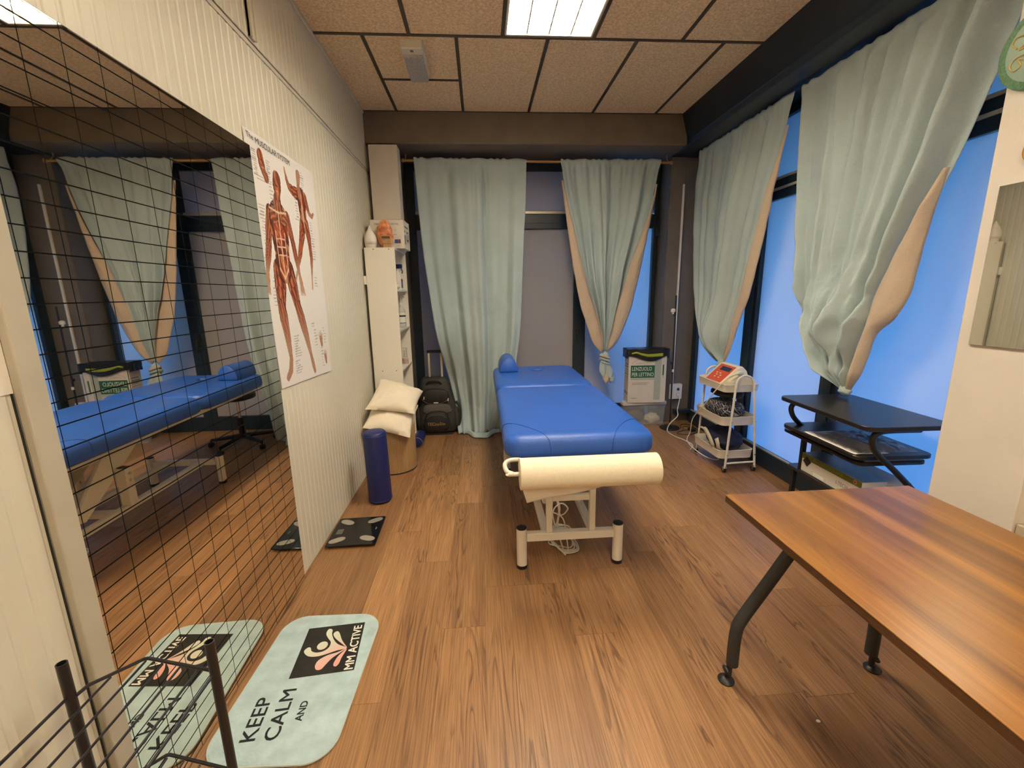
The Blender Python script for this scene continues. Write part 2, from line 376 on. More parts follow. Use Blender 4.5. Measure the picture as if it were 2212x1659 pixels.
# floor: base + planks 0.2 m wide running away from the camera
fl = MB().box(-0.05, 3.9, Y0, 5.25, -0.06, -0.005).build('floor', m_floorbase, smooth=0)
st(fl, 'brown oak plank floor with dark grain running towards the far windows')
ends = {0: 0.62, 1: 1.42, 2: 2.615, 3: 1.05, 4: 1.748, 5: 2.02, 6: 2.02, 7: 1.655, 8: 0.9, 9: 2.25, 10: 1.30, 11: 2.5, 12: 1.865, 13: 1.727, 14: 0.75, 15: 2.9, 16: 1.2, 17: 2.1, 18: 0.5}
PL = 1.22
for i in range(18):
    x0 = -0.013+0.2*i; x1 = min(x0+0.2, 3.52)
    xa = max(x0, 0.001)
    y = ends[i]
    while y > Y0: y -= PL
    while y < 5.12:
        ya, yb = max(y, Y0), min(y+PL, 5.12)
        if yb-ya > 0.03:
            MB().box(xa+0.0004, x1-0.0004, ya+0.0006, yb-0.0006, -0.006, 0.0).build('plank', m_plank, fl, smooth=0, bevel=0.0)
        y += PL

# left wall: cream sheet-metal sandwich panels with fine vertical ribs, two courses
def ribbed(z0, z1, y0, y1):
    m = MB(); pts = []; y = y0; k = 0
    while y < y1-0.001:
        p = 0.055
        pts += [(0.0, y), (0.0, y+p*0.62), (-0.0021, y+p*0.72), (-0.0021, y+p*0.90)]
        y += p
    pts += [(0.0, y1)]
    front = [(Vector((x, yy, z0)), Vector((x, yy, z1))) for x, yy in pts]
    vs = [q for a, b in front for q in (a, b)]; n = len(front)
    m.add(vs, [(2*i, 2*i+2, 2*i+3, 2*i+1) for i in range(n-1)])
    m.box(-0.10, -0.004, y0, y1, z0, z1)
    return m
wl = ribbed(0.0, 2.620, Y0, 4.80).build('wall_left', m_panel, smooth=0, fixn=True)
st(wl, 'cream ribbed metal panel wall on the left')
ribbed(2.655, 3.2, Y0, 4.80).build('upper_panel', m_panel, wl, smooth=0)
MB().box(-0.10, -0.003, Y0, 4.80, 2.628, 2.648).build('joint_strip', m_panel, wl, smooth=0)
MB().box(-0.10, -0.012, Y0, 4.80, 2.60, 2.68).build('joint_shadow_gap', m_void, wl, smooth=0)
o = MB().box(0.0, 0.010, Y0, 4.78, 3.118, 3.1395).build('trim_1', m_panel, smooth=0, bevel=0.002); st(o, 'thin cream angle strip where the left wall meets the ceiling')
MB().box(-0.02, 0.0012, 0.9815, 0.9845, 0.0, 2.60).build('joint_shade_strip', m_void, wl, smooth=0)  # solid dark strip drawn in as the shade line of the joint
m_strip_shaded = mat('shaded_cream_strip', (0.47, 0.43, 0.335), 0.5, nscale=8, namp=0.05)  # panel cream greyed down, putting the shade on the strip into its colour
o = MB().box(0.0, 0.022, 0.985, 1.040, 0.0, 2.60).build('trim_2', m_strip_shaded, smooth=0, bevel=0.004); st(o, 'cream vertical joint strip beside the near edge of the large mirror')
o = MB().prism([(0.0, 0.0), (0.012, 0.0), (0.0, 0.012)], 'y', 2.19, 4.0).build('baseboard_left', m_plank, smooth=0); st(o, 'narrow wood bead along the foot of the left wall')
# hanging end of a metal batten above the joint
bt = MB(); bt.box(0.001, 0.012, 2.322, 2.372, 2.665, 3.10); bt.box(0.001, 0.020, 2.322, 2.330, 2.665, 3.10); bt.box(0.001, 0.020, 2.364, 2.372, 2.665, 3.10)
bt.build('trim_3', m_panel, smooth=0, bevel=0.001)['kind'] = 'structure'
bpy.data.objects['trim_3']['label'] = 'cream metal channel hanging from the ceiling on the upper left wall'

# back wall (taupe) with a beam in front of the window head
bw = MB()
bw.box(3.045, 3.60, 4.80, 5.25, 0.0, 3.2); bw.box(-0.10, 0.24, 4.80, 5.25, 0.0, 3.2)
bw.build('wall_back', m_taupe, smooth=0)
st(bpy.data.objects['wall_back'], 'taupe wall at the far end around the dark window')
MB().box(3.045, 3.205, 4.775, 4.80, 0.0, 2.868).build('pilaster', m_taupe, bpy.data.objects['wall_back'], smooth=0, bevel=0.006)
o = MB().box(-0.002, 3.04, 4.42, 5.26, 2.868, 3.22).build('wall_beam', m_taupe, smooth=0, bevel=0.012)
st(o, 'taupe beam across the far end above the curtains')
# right side: navy steel beam, cream pillar, window; plain wall behind the camera
sf = MB(); sf.prism([(2.972, 3.139), (3.60, 3.139), (3.60, 2.868), (3.085, 2.868), (3.066, 2.874), (3.058, 2.886), (3.050, 2.905), (3.040, 2.912)], 'y', 1.70, 4.80)
o = sf.build('wall_lintel', m_navy, smooth=0.5); st(o, 'dark navy steel beam above the right hand windows')
o = MB().box(3.02, 3.60, 1.38, 1.70, 0.0, 3.2).build('wall_pillar', m_plaster, smooth=0, bevel=0.004); st(o, 'cream plaster pillar at the right edge')
o = MB().box(3.40, 3.60, Y0, 1.38, 0.0, 3.2).build('wall_right', m_shell, smooth=0); st(o, 'plain wall beyond the pillar on the right')
o = MB().box(3.03, 3.42, 0.2, 1.379, 0.565, 0.612).build('trim_4', mat('stone_ledge', (0.50, 0.42, 0.29), 0.7, nscale=20, namp=0.1), smooth=0, bevel=0.004); st(o, 'pale stone ledge beside the pillar at the right edge')
o = MB().box(3.06, 3.40, 0.2, 1.379, 0.0, 0.565).build('wall_niche', m_shell, smooth=0); st(o, 'low wall under the stone ledge by the pillar')
o = MB().box(-0.1, 3.6, Y0-0.1, Y0, 0.0, 3.2).build('wall_front', m_shell, smooth=0); st(o, 'plain wall behind the camera')

# ceiling: fibre tiles in dark strips
ce = MB().box(-0.1, 3.6, Y0, 5.26, 3.19, 3.23).build('ceiling', m_void, smooth=0); st(ce, 'suspended ceiling of beige brown fibre tiles in dark strips')
XE = 2.972; TW = 0.012
rows = []; yb = 4.42; k = 0
while yb > Y0:
    rows.append((max(yb-1.2, Y0), yb, 0.305 if k % 2 == 0 else 0.605)); yb -= 1.2; k += 1
LIGHTS = []
def tile(x0, x1, y0, y1):
    if x1-x0 < 0.02 or y1-y0 < 0.02: return
    MB().box(x0, x1, y0, y1, 3.1395, 3.155).build('ceiling_tile', m_tile, ce, smooth=0, bevel=0.0)
def strip(x0, x1, y0, y1): MB().box(x0, x1, y0, y1, 3.134, 3.146).build('grid_strip', m_tbar, ce, smooth=0, bevel=0.0015)
for ri, (ya, yb, xs) in enumerate(rows):
    xj = [0.0]; x = xs-0.6
    while x < XE:
        if x > 0.02: xj.append(x)
        x += 0.6
    xj.append(XE)
    strip(0.001, XE, yb-TW if ri else yb-0.010, min(yb+TW, 4.4195))
    for a, b in zip(xj, xj[1:]):
        if b < XE: strip(b-TW, b+TW, ya+TW, yb-TW)
        xa, xb = (a+TW if a > 0 else 0.011), (b-TW if b < XE else XE)
        lit = (ri in (1, 3, 5)) and abs(a-1.205) < 0.01
        if lit: LIGHTS.append((a, b, ya, yb, ri)); continue
        if ri == 0 and abs(a-0.305) < 0.01:
            strip(xa, xb, 3.82-TW, 3.82+TW); tile(xa, xb, ya+TW, 3.82-TW); tile(xa, xb, 3.82+TW, yb-0.010)
        else: tile(xa, xb, ya+TW, yb-(TW if ri else 0.010))
for a, b, ya, yb, ri in LIGHTS:
    x0, x1, y0, y1 = a+TW+0.002, b-TW-0.002, ya+TW+0.002, yb-TW-0.002
    t = thing('ceiling_light', 'square louvred fluorescent ceiling light glowing white above the treatment couch' if ri == 1 else ('louvred ceiling light above the near end of the walnut table' if ri == 3 else 'louvred ceiling light at the back of the room behind the camera'), 'ceiling light', ((x0+x1)/2, (y0+y1)/2, 3.14), 'recessed louvred ceiling lights')
    f = MB(); f.box(x0, x0+0.012, y0, y1, 3.1385, 3.185); f.box(x1-0.012, x1, y0, y1, 3.1385, 3.185); f.box(x0+0.012, x1-0.012, y0, y0+0.012, 3.1385, 3.185); f.box(x0+0.012, x1-0.012, y1-0.012, y1, 3.1385, 3.185)
    f.build('light_frame', m_whitemetal, t, smooth=0)
    MB().box(x0+0.0125, x1-0.0125, y0+0.0125, y1-0.0125, 3.176, 3.183).build('diffuser', m_lamp if ri == 1 else m_lamp2, t, smooth=0)
    xs3 = [lerp(x0, x1, q/4) for q in (1, 2, 3)]
    for xx in xs3: MB().prism([(xx-0.002, 3.172), (xx+0.002, 3.172), (xx+0.0045, 3.144), (xx-0.0045, 3.144)], 'y', y0+0.013, y1-0.013).build('louvre_blade', m_whitemetal, t, smooth=0)
    for q in range(1, 12):
        yy = lerp(y0, y1, q/12); MB().box(x0+0.013, x1-0.013, yy-0.001, yy+0.001, 3.150, 3.170).build('louvre_slat', m_whitemetal, t, smooth=0)
# emergency lamp on the ceiling
t = thing('emergency_light', 'small white emergency lamp fixed to the ceiling left of the big light', 'emergency light', (0.605, 3.49, 3.134))
MB().rr(0.530, 0.683, 3.270, 3.712, [(3.139, 0.0), (3.095, 0.004), (3.088, 0.012)], 0.012, 3).build('housing', m_whitemetal, t)
MB().rr(0.538, 0.675, 3.350, 3.708, [(3.0875, 0.0), (3.072, 0.006), (3.066, 0.016)], 0.012, 3).build('lens', mat('ribbed_lens', (0.40, 0.38, 0.36), 0.4, nscale=90, namp=0.35, bump=0.5, bscale=120), t)
MB().box(0.596, 0.617, 3.292, 3.316, 3.0845, 3.0885).build('indicator', m_greyink, t, smooth=0)

# ------------------------------------------------------------------ windows
def frame(root, name, *b, mt=None, bev=0.004): return MB().box(*b).build(name, mt or m_frame, root, smooth=0, bevel=bev)
w1 = struct('window_1', 'dark blue framed frosted window wall at the far end')
YW = 5.05
for x0, x1, nm in ((0.242, 0.335, 'jamb'), (1.12, 1.22, 'mullion'), (2.085, 2.225, 'door_stile'), (3.03, 3.044, 'jamb')):
    frame(w1, nm, x0, x1, YW, YW+0.10, 0.0, 2.866)
frame(w1, 'jamb', 2.985, 3.03, YW-0.02, YW+0.08, 0.16, 2.866)
frame(w1, 'jamb_block', 3.0, 3.043, YW-0.06, YW-0.021, 2.11, 2.27)
for a, b in ((0.336, 1.119), (1.221, 2.084), (2.226, 2.984)):
    frame(w1, 'sill_rail', a, b, YW, YW+0.09, 0.0, 0.165); frame(w1, 'transom', a, b, YW, YW+0.09, 2.20, 2.355); frame(w1, 'head_rail', a, b, YW, YW+0.09, 2.80, 2.866)
    frame(w1, 'transom_groove', a, b, YW-0.006, YW-0.0005, 2.262, 2.285, bev=0)
    frame(w1, 'transom_bead', a, b, YW-0.012, YW-0.0005, 2.358, 2.385, mt=m_trimsil, bev=0.002)
    MB().box(a, b, YW+0.035, YW+0.041, 0.166, 2.199).build('glass_pane', m_frost, w1, smooth=0); MB().box(a, b, YW+0.035, YW+0.041, 2.386, 2.799).build('glass_pane', m_frost, w1, smooth=0)
h = MB(); h.slab(2.105, 2.150, YW-0.030, YW-0.001, 1.02, 1.12, 0.008, 0.003, 3); h.tube([(2.128, YW-0.03, 1.055), (2.128, YW-0.055, 1.055), (2.128, YW-0.058, 1.04), (2.128, YW-0.058, 0.93)], 0.010, 8)
h.build('door_handle', m_black, w1)

w2 = struct('window_2', 'row of tall frosted windows in dark blue frames along the right side')
XW = 3.40
frame(w2, 'jamb', XW, XW+0.10, 4.70, 4.795, 0.0, 2.866)
for y0, y1 in ((3.66, 3.86), (2.70, 2.89)):
    frame(w2, 'mullion', XW, XW+0.10, y0+0.02, y1-0.02, 0.16, 2.866); frame(w2, 'mullion_face', XW-0.012, XW-0.0005, y0+0.055, y1-0.055, 0.165, 2.866)
for a, b in ((3.842, 4.699), (2.872, 3.679), (1.705, 2.718)):
    frame(w2, 'transom', XW, XW+0.09, a, b, 2.205, 2.37); frame(w2, 'transom_bead', XW-0.014, XW-0.0005, a, b, 2.272, 2.292, mt=m_trimsil, bev=0.002)
    frame(w2, 'transom_bead', XW-0.010, XW-0.0005, a, b, 2.352, 2.372, mt=m_trimsil, bev=0.002); frame(w2, 'head_rail', XW, XW+0.09, a, b, 2.80, 2.866)
    MB().box(XW+0.035, XW+0.041, a, b, 0.151, 2.204).build('glass_pane', m_frost, w2, smooth=0); MB().box(XW+0.035, XW+0.041, a, b, 2.371, 2.799).build('glass_pane', m_frost, w2, smooth=0)
frame(w2, 'sill_rail', XW-0.015, XW+0.10, 1.705, 4.699, 0.0, 0.150)
frame(w2, 'sill_bead', XW-0.013, XW-0.001, 1.705, 4.69, 0.151, 0.164, mt=m_trimsil, bev=0.002)
o = MB().box(3.215, 3.46, 4.71, 4.774, 0.112, 0.150).build('sill_end', m_frame, w2, smooth=0, bevel=0.003)

# outdoors: paving, a roller shutter behind the far window, an added roof and low wall shading the panes
o = MB().box(-4, 14, -8, 16, -0.12, -0.07).build('ground_outside', mat('outdoor_paving', (0.10, 0.10, 0.10), 0.9), smooth=0); st(o, 'paving outside the windows')
pm = MB().box(3.62, 5.8, -3.0, 9.5, 2.95, 3.10).box(5.7, 5.8, -3.0, 9.5, 2.36, 2.95).box(-1.0, 3.62, 5.40, 8.2, 2.95, 3.10)  # unseen roof and fascia added to dim the upper panes
o = pm.build('trim_shade_roof', m_shell, smooth=0); st(o, 'added unseen roof and fascia shading the upper window panes')
o = MB().box(2.6, 5.6, 6.6, 6.8, -0.07, 1.0).build('wall_shade_outside', m_shell, smooth=0); st(o, 'added unseen low wall dimming the bottom of the far window')  # added so the far pane gets less light towards its foot
rs = struct('wall_shutter', 'grey roller shutter standing outside the far window')
m_slat = mat('shutter_slat', (0.30, 0.29, 0.30), 0.6)
for i in range(29): MB().box(-0.3, 2.52, 5.36, 5.375, 0.05+0.1*i, 0.145+0.1*i).build('shutter_slat', m_slat, rs, smooth=0)
# ------------------------------------------------------------------ large wall mirror with posture grid
t = thing('wall_mirror', 'tall dark mirror with black posture grid leaning flat on the left wall', 'mirror', (0.004, 1.61, 0.004))
MB().box(0.0064, 0.0095, 1.045, 2.180, 0.004, 2.170).build('mirror_back', m_greyink, t, smooth=0)
MB().box(0.0098, 0.0105, 1.047, 2.178, 0.006, 2.168).build('mirror_glass', m_mirror, t, smooth=0)
m_line = mat('grid_line_black', (0.004, 0.004, 0.004), 0.9, spec=0.1)
for k in range(10):
    y = 1.057+0.1122*k; MB().box(0.01052, 0.01072, y-0.0010, y+0.0010, 0.006, 2.168).build('grid_line', m_line, t, smooth=0)
for k in range(38):
    z = 0.028+0.0567*k
    MB().box(0.01075, 0.01095, 1.047, 2.178, z-0.0016, z+0.0016).build('grid_line', m_line, t, smooth=0)

# ------------------------------------------------------------------ poster, printed as a painted sheet
TL, TR, BR, BL = (2.145, 2.239), (2.948, 2.25), (2.93, 1.024), (2.205, 1.057)
def posterpt(u, v, dx=0.0):
    y = lerp(lerp(TL[0], TR[0], u), lerp(BL[0], BR[0], u), v); z = lerp(lerp(TL[1], TR[1], u), lerp(BL[1], BR[1], u), v)
    x = 0.0042+0.006*max(0, u-0.8)*5*abs(math.sin(v*7.0))*0.6+0.002*math.sin(u*9+v*3)**2
    return Vector((x+dx, y, z))
def paint_poster():
    import numpy as np
    NU, NV = 230, 340
    U, V = np.meshgrid(np.arange(NU+1)/NU, np.arange(NV+1)/NV)
    Y = (TL[0]*(1-U)+TR[0]*U)*(1-V)+(BL[0]*(1-U)+BR[0]*U)*V
    Z = (TL[1]*(1-U)+TR[1]*U)*(1-V)+(BL[1]*(1-U)+BR[1]*U)*V
    col = np.empty(Y.shape+(3,)); col[:] = (0.80, 0.765, 0.72)
    rng = np.random.RandomState(3)
    def put(mask, c, a=1.0):
        c = np.array(c); col[mask] = col[mask]*(1-a)+c*a
    def noisef(s, ph):
        return np.sin(Y*s+ph)*np.sin(Z*s*0.8+ph*2)+0.6*np.sin(Y*s*2.3+Z*s*1.7+ph*3)
    red, dark, light = np.array((0.34, 0.050, 0.013)), np.array((0.040, 0.009, 0.005)), np.array((0.60, 0.27, 0.12))
    def limb(path, pale=0.0, fs=1.0):
        """path: (y, z, radius); a tapered chain painted with fibres along it"""
        best = np.full(Y.shape, 9.0); tt = np.zeros(Y.shape); ss = np.zeros(Y.shape)
        for (ay, az, ar), (by, bz, br) in zip(path, path[1:]):
            dy, dz = by-ay, bz-az; L2 = dy*dy+dz*dz
            t = np.clip(((Y-ay)*dy+(Z-az)*dz)/L2, 0, 1); py, pz = ay+t*dy, az+t*dz; r = ar+t*(br-ar)
            d = np.hypot(Y-py, Z-pz)/r; side = ((Y-ay)*dz-(Z-az)*dy)/math.sqrt(L2)/r
            m = d < best; best[m] = d[m]; ss[m] = side[m]; tt[m] = t[m]
        m = best < 1.0
        f = 0.5+0.5*np.sin(ss*9*fs+tt*2.0+noisef(40, 1.3)*1.2)
        shade = np.clip(1.15-best**3*1.1, 0, 1)[..., None]
        c = red*(0.35+1.15*f[..., None])*shade+dark*(1-shade)
        stripe = (f > 0.93)[..., None]; c = np.where(stripe, light*0.8, c)
        pl = pale(Y, Z)[..., None] if callable(pale) else pale
        c = c*(1-pl)+np.array((0.55, 0.36, 0.22))*pl*(0.7+0.3*shade)
        col[m] = c[m]
    sh = lambda z0, z1: (lambda yy, zz: 0.75*np.clip((z0-zz)/(z0-z1), 0, 1))
    # front figure
    limb([(2.307, 1.915, .036), (2.272, 1.82, .034), (2.255, 1.756, .028)], 0.05); limb([(2.255, 1.756, .030), (2.236, 1.70, .029), (2.209, 1.633, .017)], sh(1.70, 1.60)); limb([(2.209, 1.633, .016), (2.200, 1.585, .022), (2.194, 1.545, .018)], 0.6)
    for q in (-.02, -.008, .004, .014): limb([(2.198+q, 1.56, .006), (2.193+q*1.3, 1.522, .004)], 0.75)
    limb([(2.498, 1.915, .034), (2.520, 1.85, .032), (2.544, 1.787, .026)], 0.05); limb([(2.544, 1.787, .029), (2.562, 1.72, .028), (2.587, 1.625, .015)], sh(1.71, 1.62)); limb([(2.587, 1.622, .016), (2.598, 1.58, .022), (2.604, 1.545, .018)], 0.6)
    for q in (-.02, -.008, .006, .016): limb([(2.604+q, 1.56, .006), (2.611+q*1.5, 1.515, .004)], 0.75)
    limb([(2.335, 1.64, .060), (2.330, 1.56, .062), (2.315, 1.46, .042)], 0.0); limb([(2.315, 1.46, .042), (2.325, 1.40, .044), (2.338, 1.32, .034), (2.350, 1.19, .018)], sh(1.48, 1.15)); limb([(2.350, 1.19, .020), (2.330, 1.13, .022), (2.290, 1.098, .018)], 0.5)
    limb([(2.450, 1.64, .060), (2.480, 1.56, .060), (2.515, 1.455, .040)], 0.0); limb([(2.515, 1.455, .040), (2.545, 1.39, .043), (2.580, 1.30, .034), (2.619, 1.17, .017)], sh(1.48, 1.15)); limb([(2.619, 1.17, .018), (2.638, 1.11, .022), (2.652, 1.075, .018)], 0.5)
    limb([(2.399, 1.88, .105), (2.396, 1.80, .092), (2.394, 1.72, .078), (2.396, 1.66, .085)], 0.0, 0.6)
    limb([(2.345, 1.905, .04), (2.402, 1.925, .045), (2.455, 1.905, .04)], 0.1)
    limb([(2.408, 1.985, .038), (2.402, 1.93, .048)], 0.1)
    limb([(2.432, 2.090, .040), (2.424, 2.055, .043), (2.417, 2.010, .030)], 0.12, 0.5)
    cream = (0.70, 0.52, 0.36)
    def line(a, b, wd, c=cream, al=0.9):
        dy, dz = b[0]-a[0], b[1]-a[1]; t = np.clip(((Y-a[0])*dy+(Z-a[1])*dz)/(dy*dy+dz*dz), 0, 1)
        put(np.hypot(Y-a[0]-t*dy, Z-a[1]-t*dz) < wd, c, al)
    line((2.402, 1.93), (2.396, 1.60), .0045); line((2.31, 1.935), (2.402, 1.925), .005); line((2.402, 1.925), (2.49, 1.935), .005)
    for z in (1.795, 1.755, 1.715): line((2.352, z), (2.442, z+.004), .0032)
    line((2.348, 1.83), (2.352, 1.64), .004); line((2.446, 1.83), (2.442, 1.64), .004); line((2.352, 1.65), (2.396, 1.60), .006); line((2.442, 1.65), (2.396, 1.60), .006)
    line((2.312, 1.88), (2.39, 1.835), .0025, (0.16, 0.03, 0.012)); line((2.49, 1.88), (2.405, 1.835), .0025, (0.16, 0.03, 0.012))
    line((2.415, 2.055), (2.432, 2.055), .004, (0.10, 0.02, 0.01)); line((2.412, 2.030), (2.428, 2.030), .0035, (0.62, 0.32, 0.2))
    # back figure
    limb([(2.690, 2.070, .037), (2.627, 2.073, .030), (2.572, 2.085, .021)], 0.0); limb([(2.572, 2.085, .021), (2.552, 2.11, .017), (2.540, 2.145, .010)], 0.2); limb([(2.540, 2.145, .010), (2.535, 2.170, .006)], 0.5)
    limb([(2.775, 2.070, .030), (2.800, 2.03, .022), (2.822, 1.990, .015)], 0.0); limb([(2.822, 1.990, .016), (2.86, 1.978, .013), (2.888, 1.998, .009)], 0.35)
    limb([(2.707, 1.92, .036), (2.686, 1.86, .036), (2.655, 1.80, .027)], 0.0); limb([(2.655, 1.80, .026), (2.630, 1.75, .026), (2.575, 1.66, .010), (2.530, 1.600, .010)], sh(1.73, 1.62))
    limb([(2.757, 1.92, .036), (2.778, 1.85, .033), (2.784, 1.79, .024)], 0.0); limb([(2.784, 1.79, .025), (2.788, 1.73, .024), (2.768, 1.63, .010), (2.756, 1.555, .010)], sh(1.73, 1.60))
    limb([(2.732, 2.055, .062), (2.728, 2.00, .050), (2.728, 1.94, .042), (2.731, 1.915, .050)], 0.0, 0.7)
    limb([(2.706, 2.110, .022), (2.712, 2.07, .028)], 0.3); limb([(2.717, 2.180, .027), (2.709, 2.140, .022)], 0.45)
    limb([(2.724, 2.01, .012), (2.726, 1.945, .020)], 0.80); line((2.727, 2.08), (2.73, 1.90), .003)
    # head and hands
    limb([(2.276, 2.158, .028), (2.284, 2.120, .030), (2.294, 2.092, .024)], 0.05, 0.6); limb([(2.292, 2.10, .022), (2.315, 2.068, .026)], 0.1)
    line((2.262, 2.14), (2.296, 2.136), .003, (0.10, 0.02, 0.01)); line((2.275, 2.108), (2.302, 2.106), .003, (0.66, 0.36, 0.24))
    for cy, cz, s in ((2.806, 1.245, 1.0), (2.850, 1.128, 0.9)):
        limb([(cy, cz, .022*s), (cy+.004, cz-.035*s, .014*s)], 0.35)
        for q in range(5): limb([(cy-.018*s+.009*s*q, cz+.012, .0045*s), (cy-.030*s+.015*s*q, cz+(.052-.010*abs(q-2))*s, .003*s)], 0.55)
    # label rows
    def rows(y0, y1, z0, z1, n, right=False):
        for i in range(n):
            z = z0+(z1-z0)*i/max(1, n-1); L = (y1-y0)*rng.uniform(0.35, 1.0)
            a = y1-L if right else y0
            put((Y > a) & (Y < a+L) & (np.abs(Z-z) < 0.0022), (0.22, 0.20, 0.19), 0.75)
    rows(2.178, 2.235, 2.165, 2.06, 12, True); rows(2.330, 2.385, 2.150, 2.05, 11)
    rows(2.335, 2.395, 2.035, 1.945, 6); rows(2.200, 2.262, 1.93, 1.915, 2); rows(2.196, 2.250, 1.90, 1.70, 15, True); rows(2.178, 2.215, 1.69, 1.63, 5, True)
    rows(2.228, 2.290, 1.60, 1.47, 9, True); rows(2.615, 2.665, 2.05, 1.93, 9, True); rows(2.745, 2.80, 2.20, 2.11, 8); rows(2.815, 2.875, 1.94, 1.73, 15); rows(2.80, 2.85, 1.62, 1.57, 4)
    rows(2.410, 2.500, 1.30, 1.19, 9); rows(2.395, 2.49, 1.165, 1.10, 6); rows(2.675, 2.755, 1.35, 1.335, 2); rows(2.70, 2.77, 1.31, 1.22, 6); rows(2.85, 2.90, 1.31, 1.22, 6); rows(2.79, 2.83, 1.19, 1.08, 7); rows(2.22, 2.34, 2.058, 2.045, 2)
    m = MB().grid(lambda u, v: posterpt(u, v), NU, NV)
    o = m.build('wall_poster', mat('poster_print_base', (0.8, 0.77, 0.7), 0.45), smooth=3.0, fixn=False)
    me = o.data; ca = me.color_attributes.new('print', 'FLOAT_COLOR', 'POINT')
    rgba = np.ones((col.shape[0]*col.shape[1], 4)); rgba[:, :3] = col.reshape(-1, 3); ca.data.foreach_set('color', rgba.ravel())
    k = NT('poster_print'); at = k.n('ShaderNodeAttribute'); at.attribute_name = 'print'; k.l(at.outputs['Color'], k.b.inputs['Base Color']); k.b.inputs['Roughness'].default_value = 0.42
    me.materials[0] = k.m
    return o
po = paint_poster()
tag(po, 'white anatomy poster with red muscle figures titled The MUSCULAR SYSTEM beside the mirror', 'poster')
text('The', m_ink, 'title', po, (0.0075, 2.165, 2.203), (0, 1, 0), (0, 0, 1), width=0.062, height=0.024, ext=0)
text('MUSCULAR SYSTEM', m_ink, 'title', po, (0.0075, 2.245, 2.198), (0, 1, 0), (0, 0, 1), width=0.365, height=0.027, ext=0)

# corner of a white sheet at the far left edge
o = MB().box(0.0008, 0.0022, 0.66, 0.985, 1.315, 1.72).build('paper_notice', m_paper, smooth=0); tag(o, 'plain white sheet on the wall at the far left edge', 'paper')

# ------------------------------------------------------------------ door mat
mp = thing('printed_mat', 'light aqua bath mat printed KEEP CALM AND with a black logo square', 'mat', (0.263, 1.53, 0))
m_mat = mat('aqua_pile', (0.42, 0.56, 0.575), 0.95, nscale=14, namp=0.14, bump=0.4, bscale=90, sheen=0.3)
a = math.radians(-2.0); RM = Matrix.Translation(Vector((0.263, 1.53, 0))) @ Matrix.Rotation(math.radians(-2.2), 4, 'Z')
MB().rr(-0.222, 0.222, -0.343, 0.343, [(0.0005, 0.003), (0.006, 0.0), (0.010, 0.004), (0.0112, 0.010)], 0.10, 8).build('mat_body', m_mat, mp, xf=RM)
rim = rrect(-0.2195, 0.2195, -0.3405, 0.3405, 0.098, 8)
MB().tube([(x, y, 0.0085) for x, y in rim]+[(rim[0][0], rim[0][1], 0.0085)], 0.0028, 6, False).build('hem', mat('mat_hem', (0.50, 0.55, 0.50), 0.9), mp, xf=RM)
zs = 0.0118
def flat(name, pts, mt, z, par): return MB().add([(x, y, z) for x, y in pts], [tuple(range(len(pts)))]).build(name, mt, par, smooth=0, fixn=False)
flat('logo_square', [(0.178, 1.79), (0.198, 1.521), (0.448, 1.542), (0.425, 1.809)], mat('mat_black_print', (0.017, 0.015, 0.012), 0.9, nscale=9, namp=0.5), zs, mp)
def ccw(pts): return smoothpath([(x, y, 0) for x, y in pts], 5, True)
m_lg1 = mat('logo_cream', (0.62, 0.64, 0.50), 0.9); m_lg2 = mat('logo_pink', (0.72, 0.38, 0.33), 0.9)
def gradlogo():
    k = NT('logo_cream_to_pink'); tc = k.n('ShaderNodeTexCoord'); s = k.n('ShaderNodeSeparateXYZ'); k.l(tc.outputs['Object'], s.inputs[0])
    ma = k.n('ShaderNodeMath', operation='SUBTRACT'); k.l(s.outputs[1], ma.inputs[0]); mb = k.n('ShaderNodeMath', operation='MULTIPLY'); mb.inputs[1].default_value = 0.9; k.l(s.outputs[0], mb.inputs[0]); k.l(mb.outputs[0], ma.inputs[1])
    mr = k.n('ShaderNodeMapRange'); mr.inputs['From Min'].default_value = 1.27; mr.inputs['From Max'].default_value = 1.46; k.l(ma.outputs[0], mr.inputs[0])
    mx = k.n('ShaderNodeMix', data_type='RGBA'); k.l(mr.outputs[0], mx.inputs['Factor']); mx.inputs['A'].default_value = (0.74, 0.36, 0.32, 1); mx.inputs['B'].default_value = (0.62, 0.66, 0.52, 1)
    k.l(mx.outputs['Result'], k.b.inputs['Base Color']); k.b.inputs['Roughness'].default_value = 0.9; return k.m
m_lg = gradlogo(); zl = zs+0.0004
def fillpoly(name, pts, mt, z, par):
    bm = bmesh.new(); vs = [bm.verts.new((p[0], p[1], z)) for p in pts]; f = bm.faces.new(vs); bm.normal_update()
    if f.normal.z < 0: f.normal_flip()
    bmesh.ops.triangulate(bm, faces=bm.faces); me = bpy.data.meshes.new(name); bm.to_mesh(me); bm.free(); me.materials.append(mt)
    o = bpy.data.objects.new(name, me); C.objects.link(o); adopt(o, par); return o
fillpoly('logo_head', [(0.274+0.022*math.cos(q*math.pi/12), 1.683+0.023*math.sin(q*math.pi/12)) for q in range(24)], m_lg, zl, mp)
fillpoly('logo_body', ccw([(0.206, 1.655), (0.212, 1.675), (0.226, 1.676), (0.238, 1.656), (0.262, 1.646), (0.290, 1.652), (0.306, 1.672), (0.304, 1.700), (0.288, 1.720), (0.270, 1.745), (0.266, 1.765), (0.272, 1.780), (0.288, 1.773), (0.294, 1.748), (0.312, 1.715), (0.340, 1.685), (0.385, 1.661), (0.345, 1.650), (0.305, 1.634), (0.270, 1.625), (0.232, 1.630)]), m_lg, zl, mp)
fillpoly('logo_leaf', ccw([(0.385, 1.663), (0.352, 1.690), (0.320, 1.718), (0.302, 1.742), (0.303, 1.757), (0.315, 1.762), (0.328, 1.748), (0.352, 1.705)]), m_lg, zl, mp)
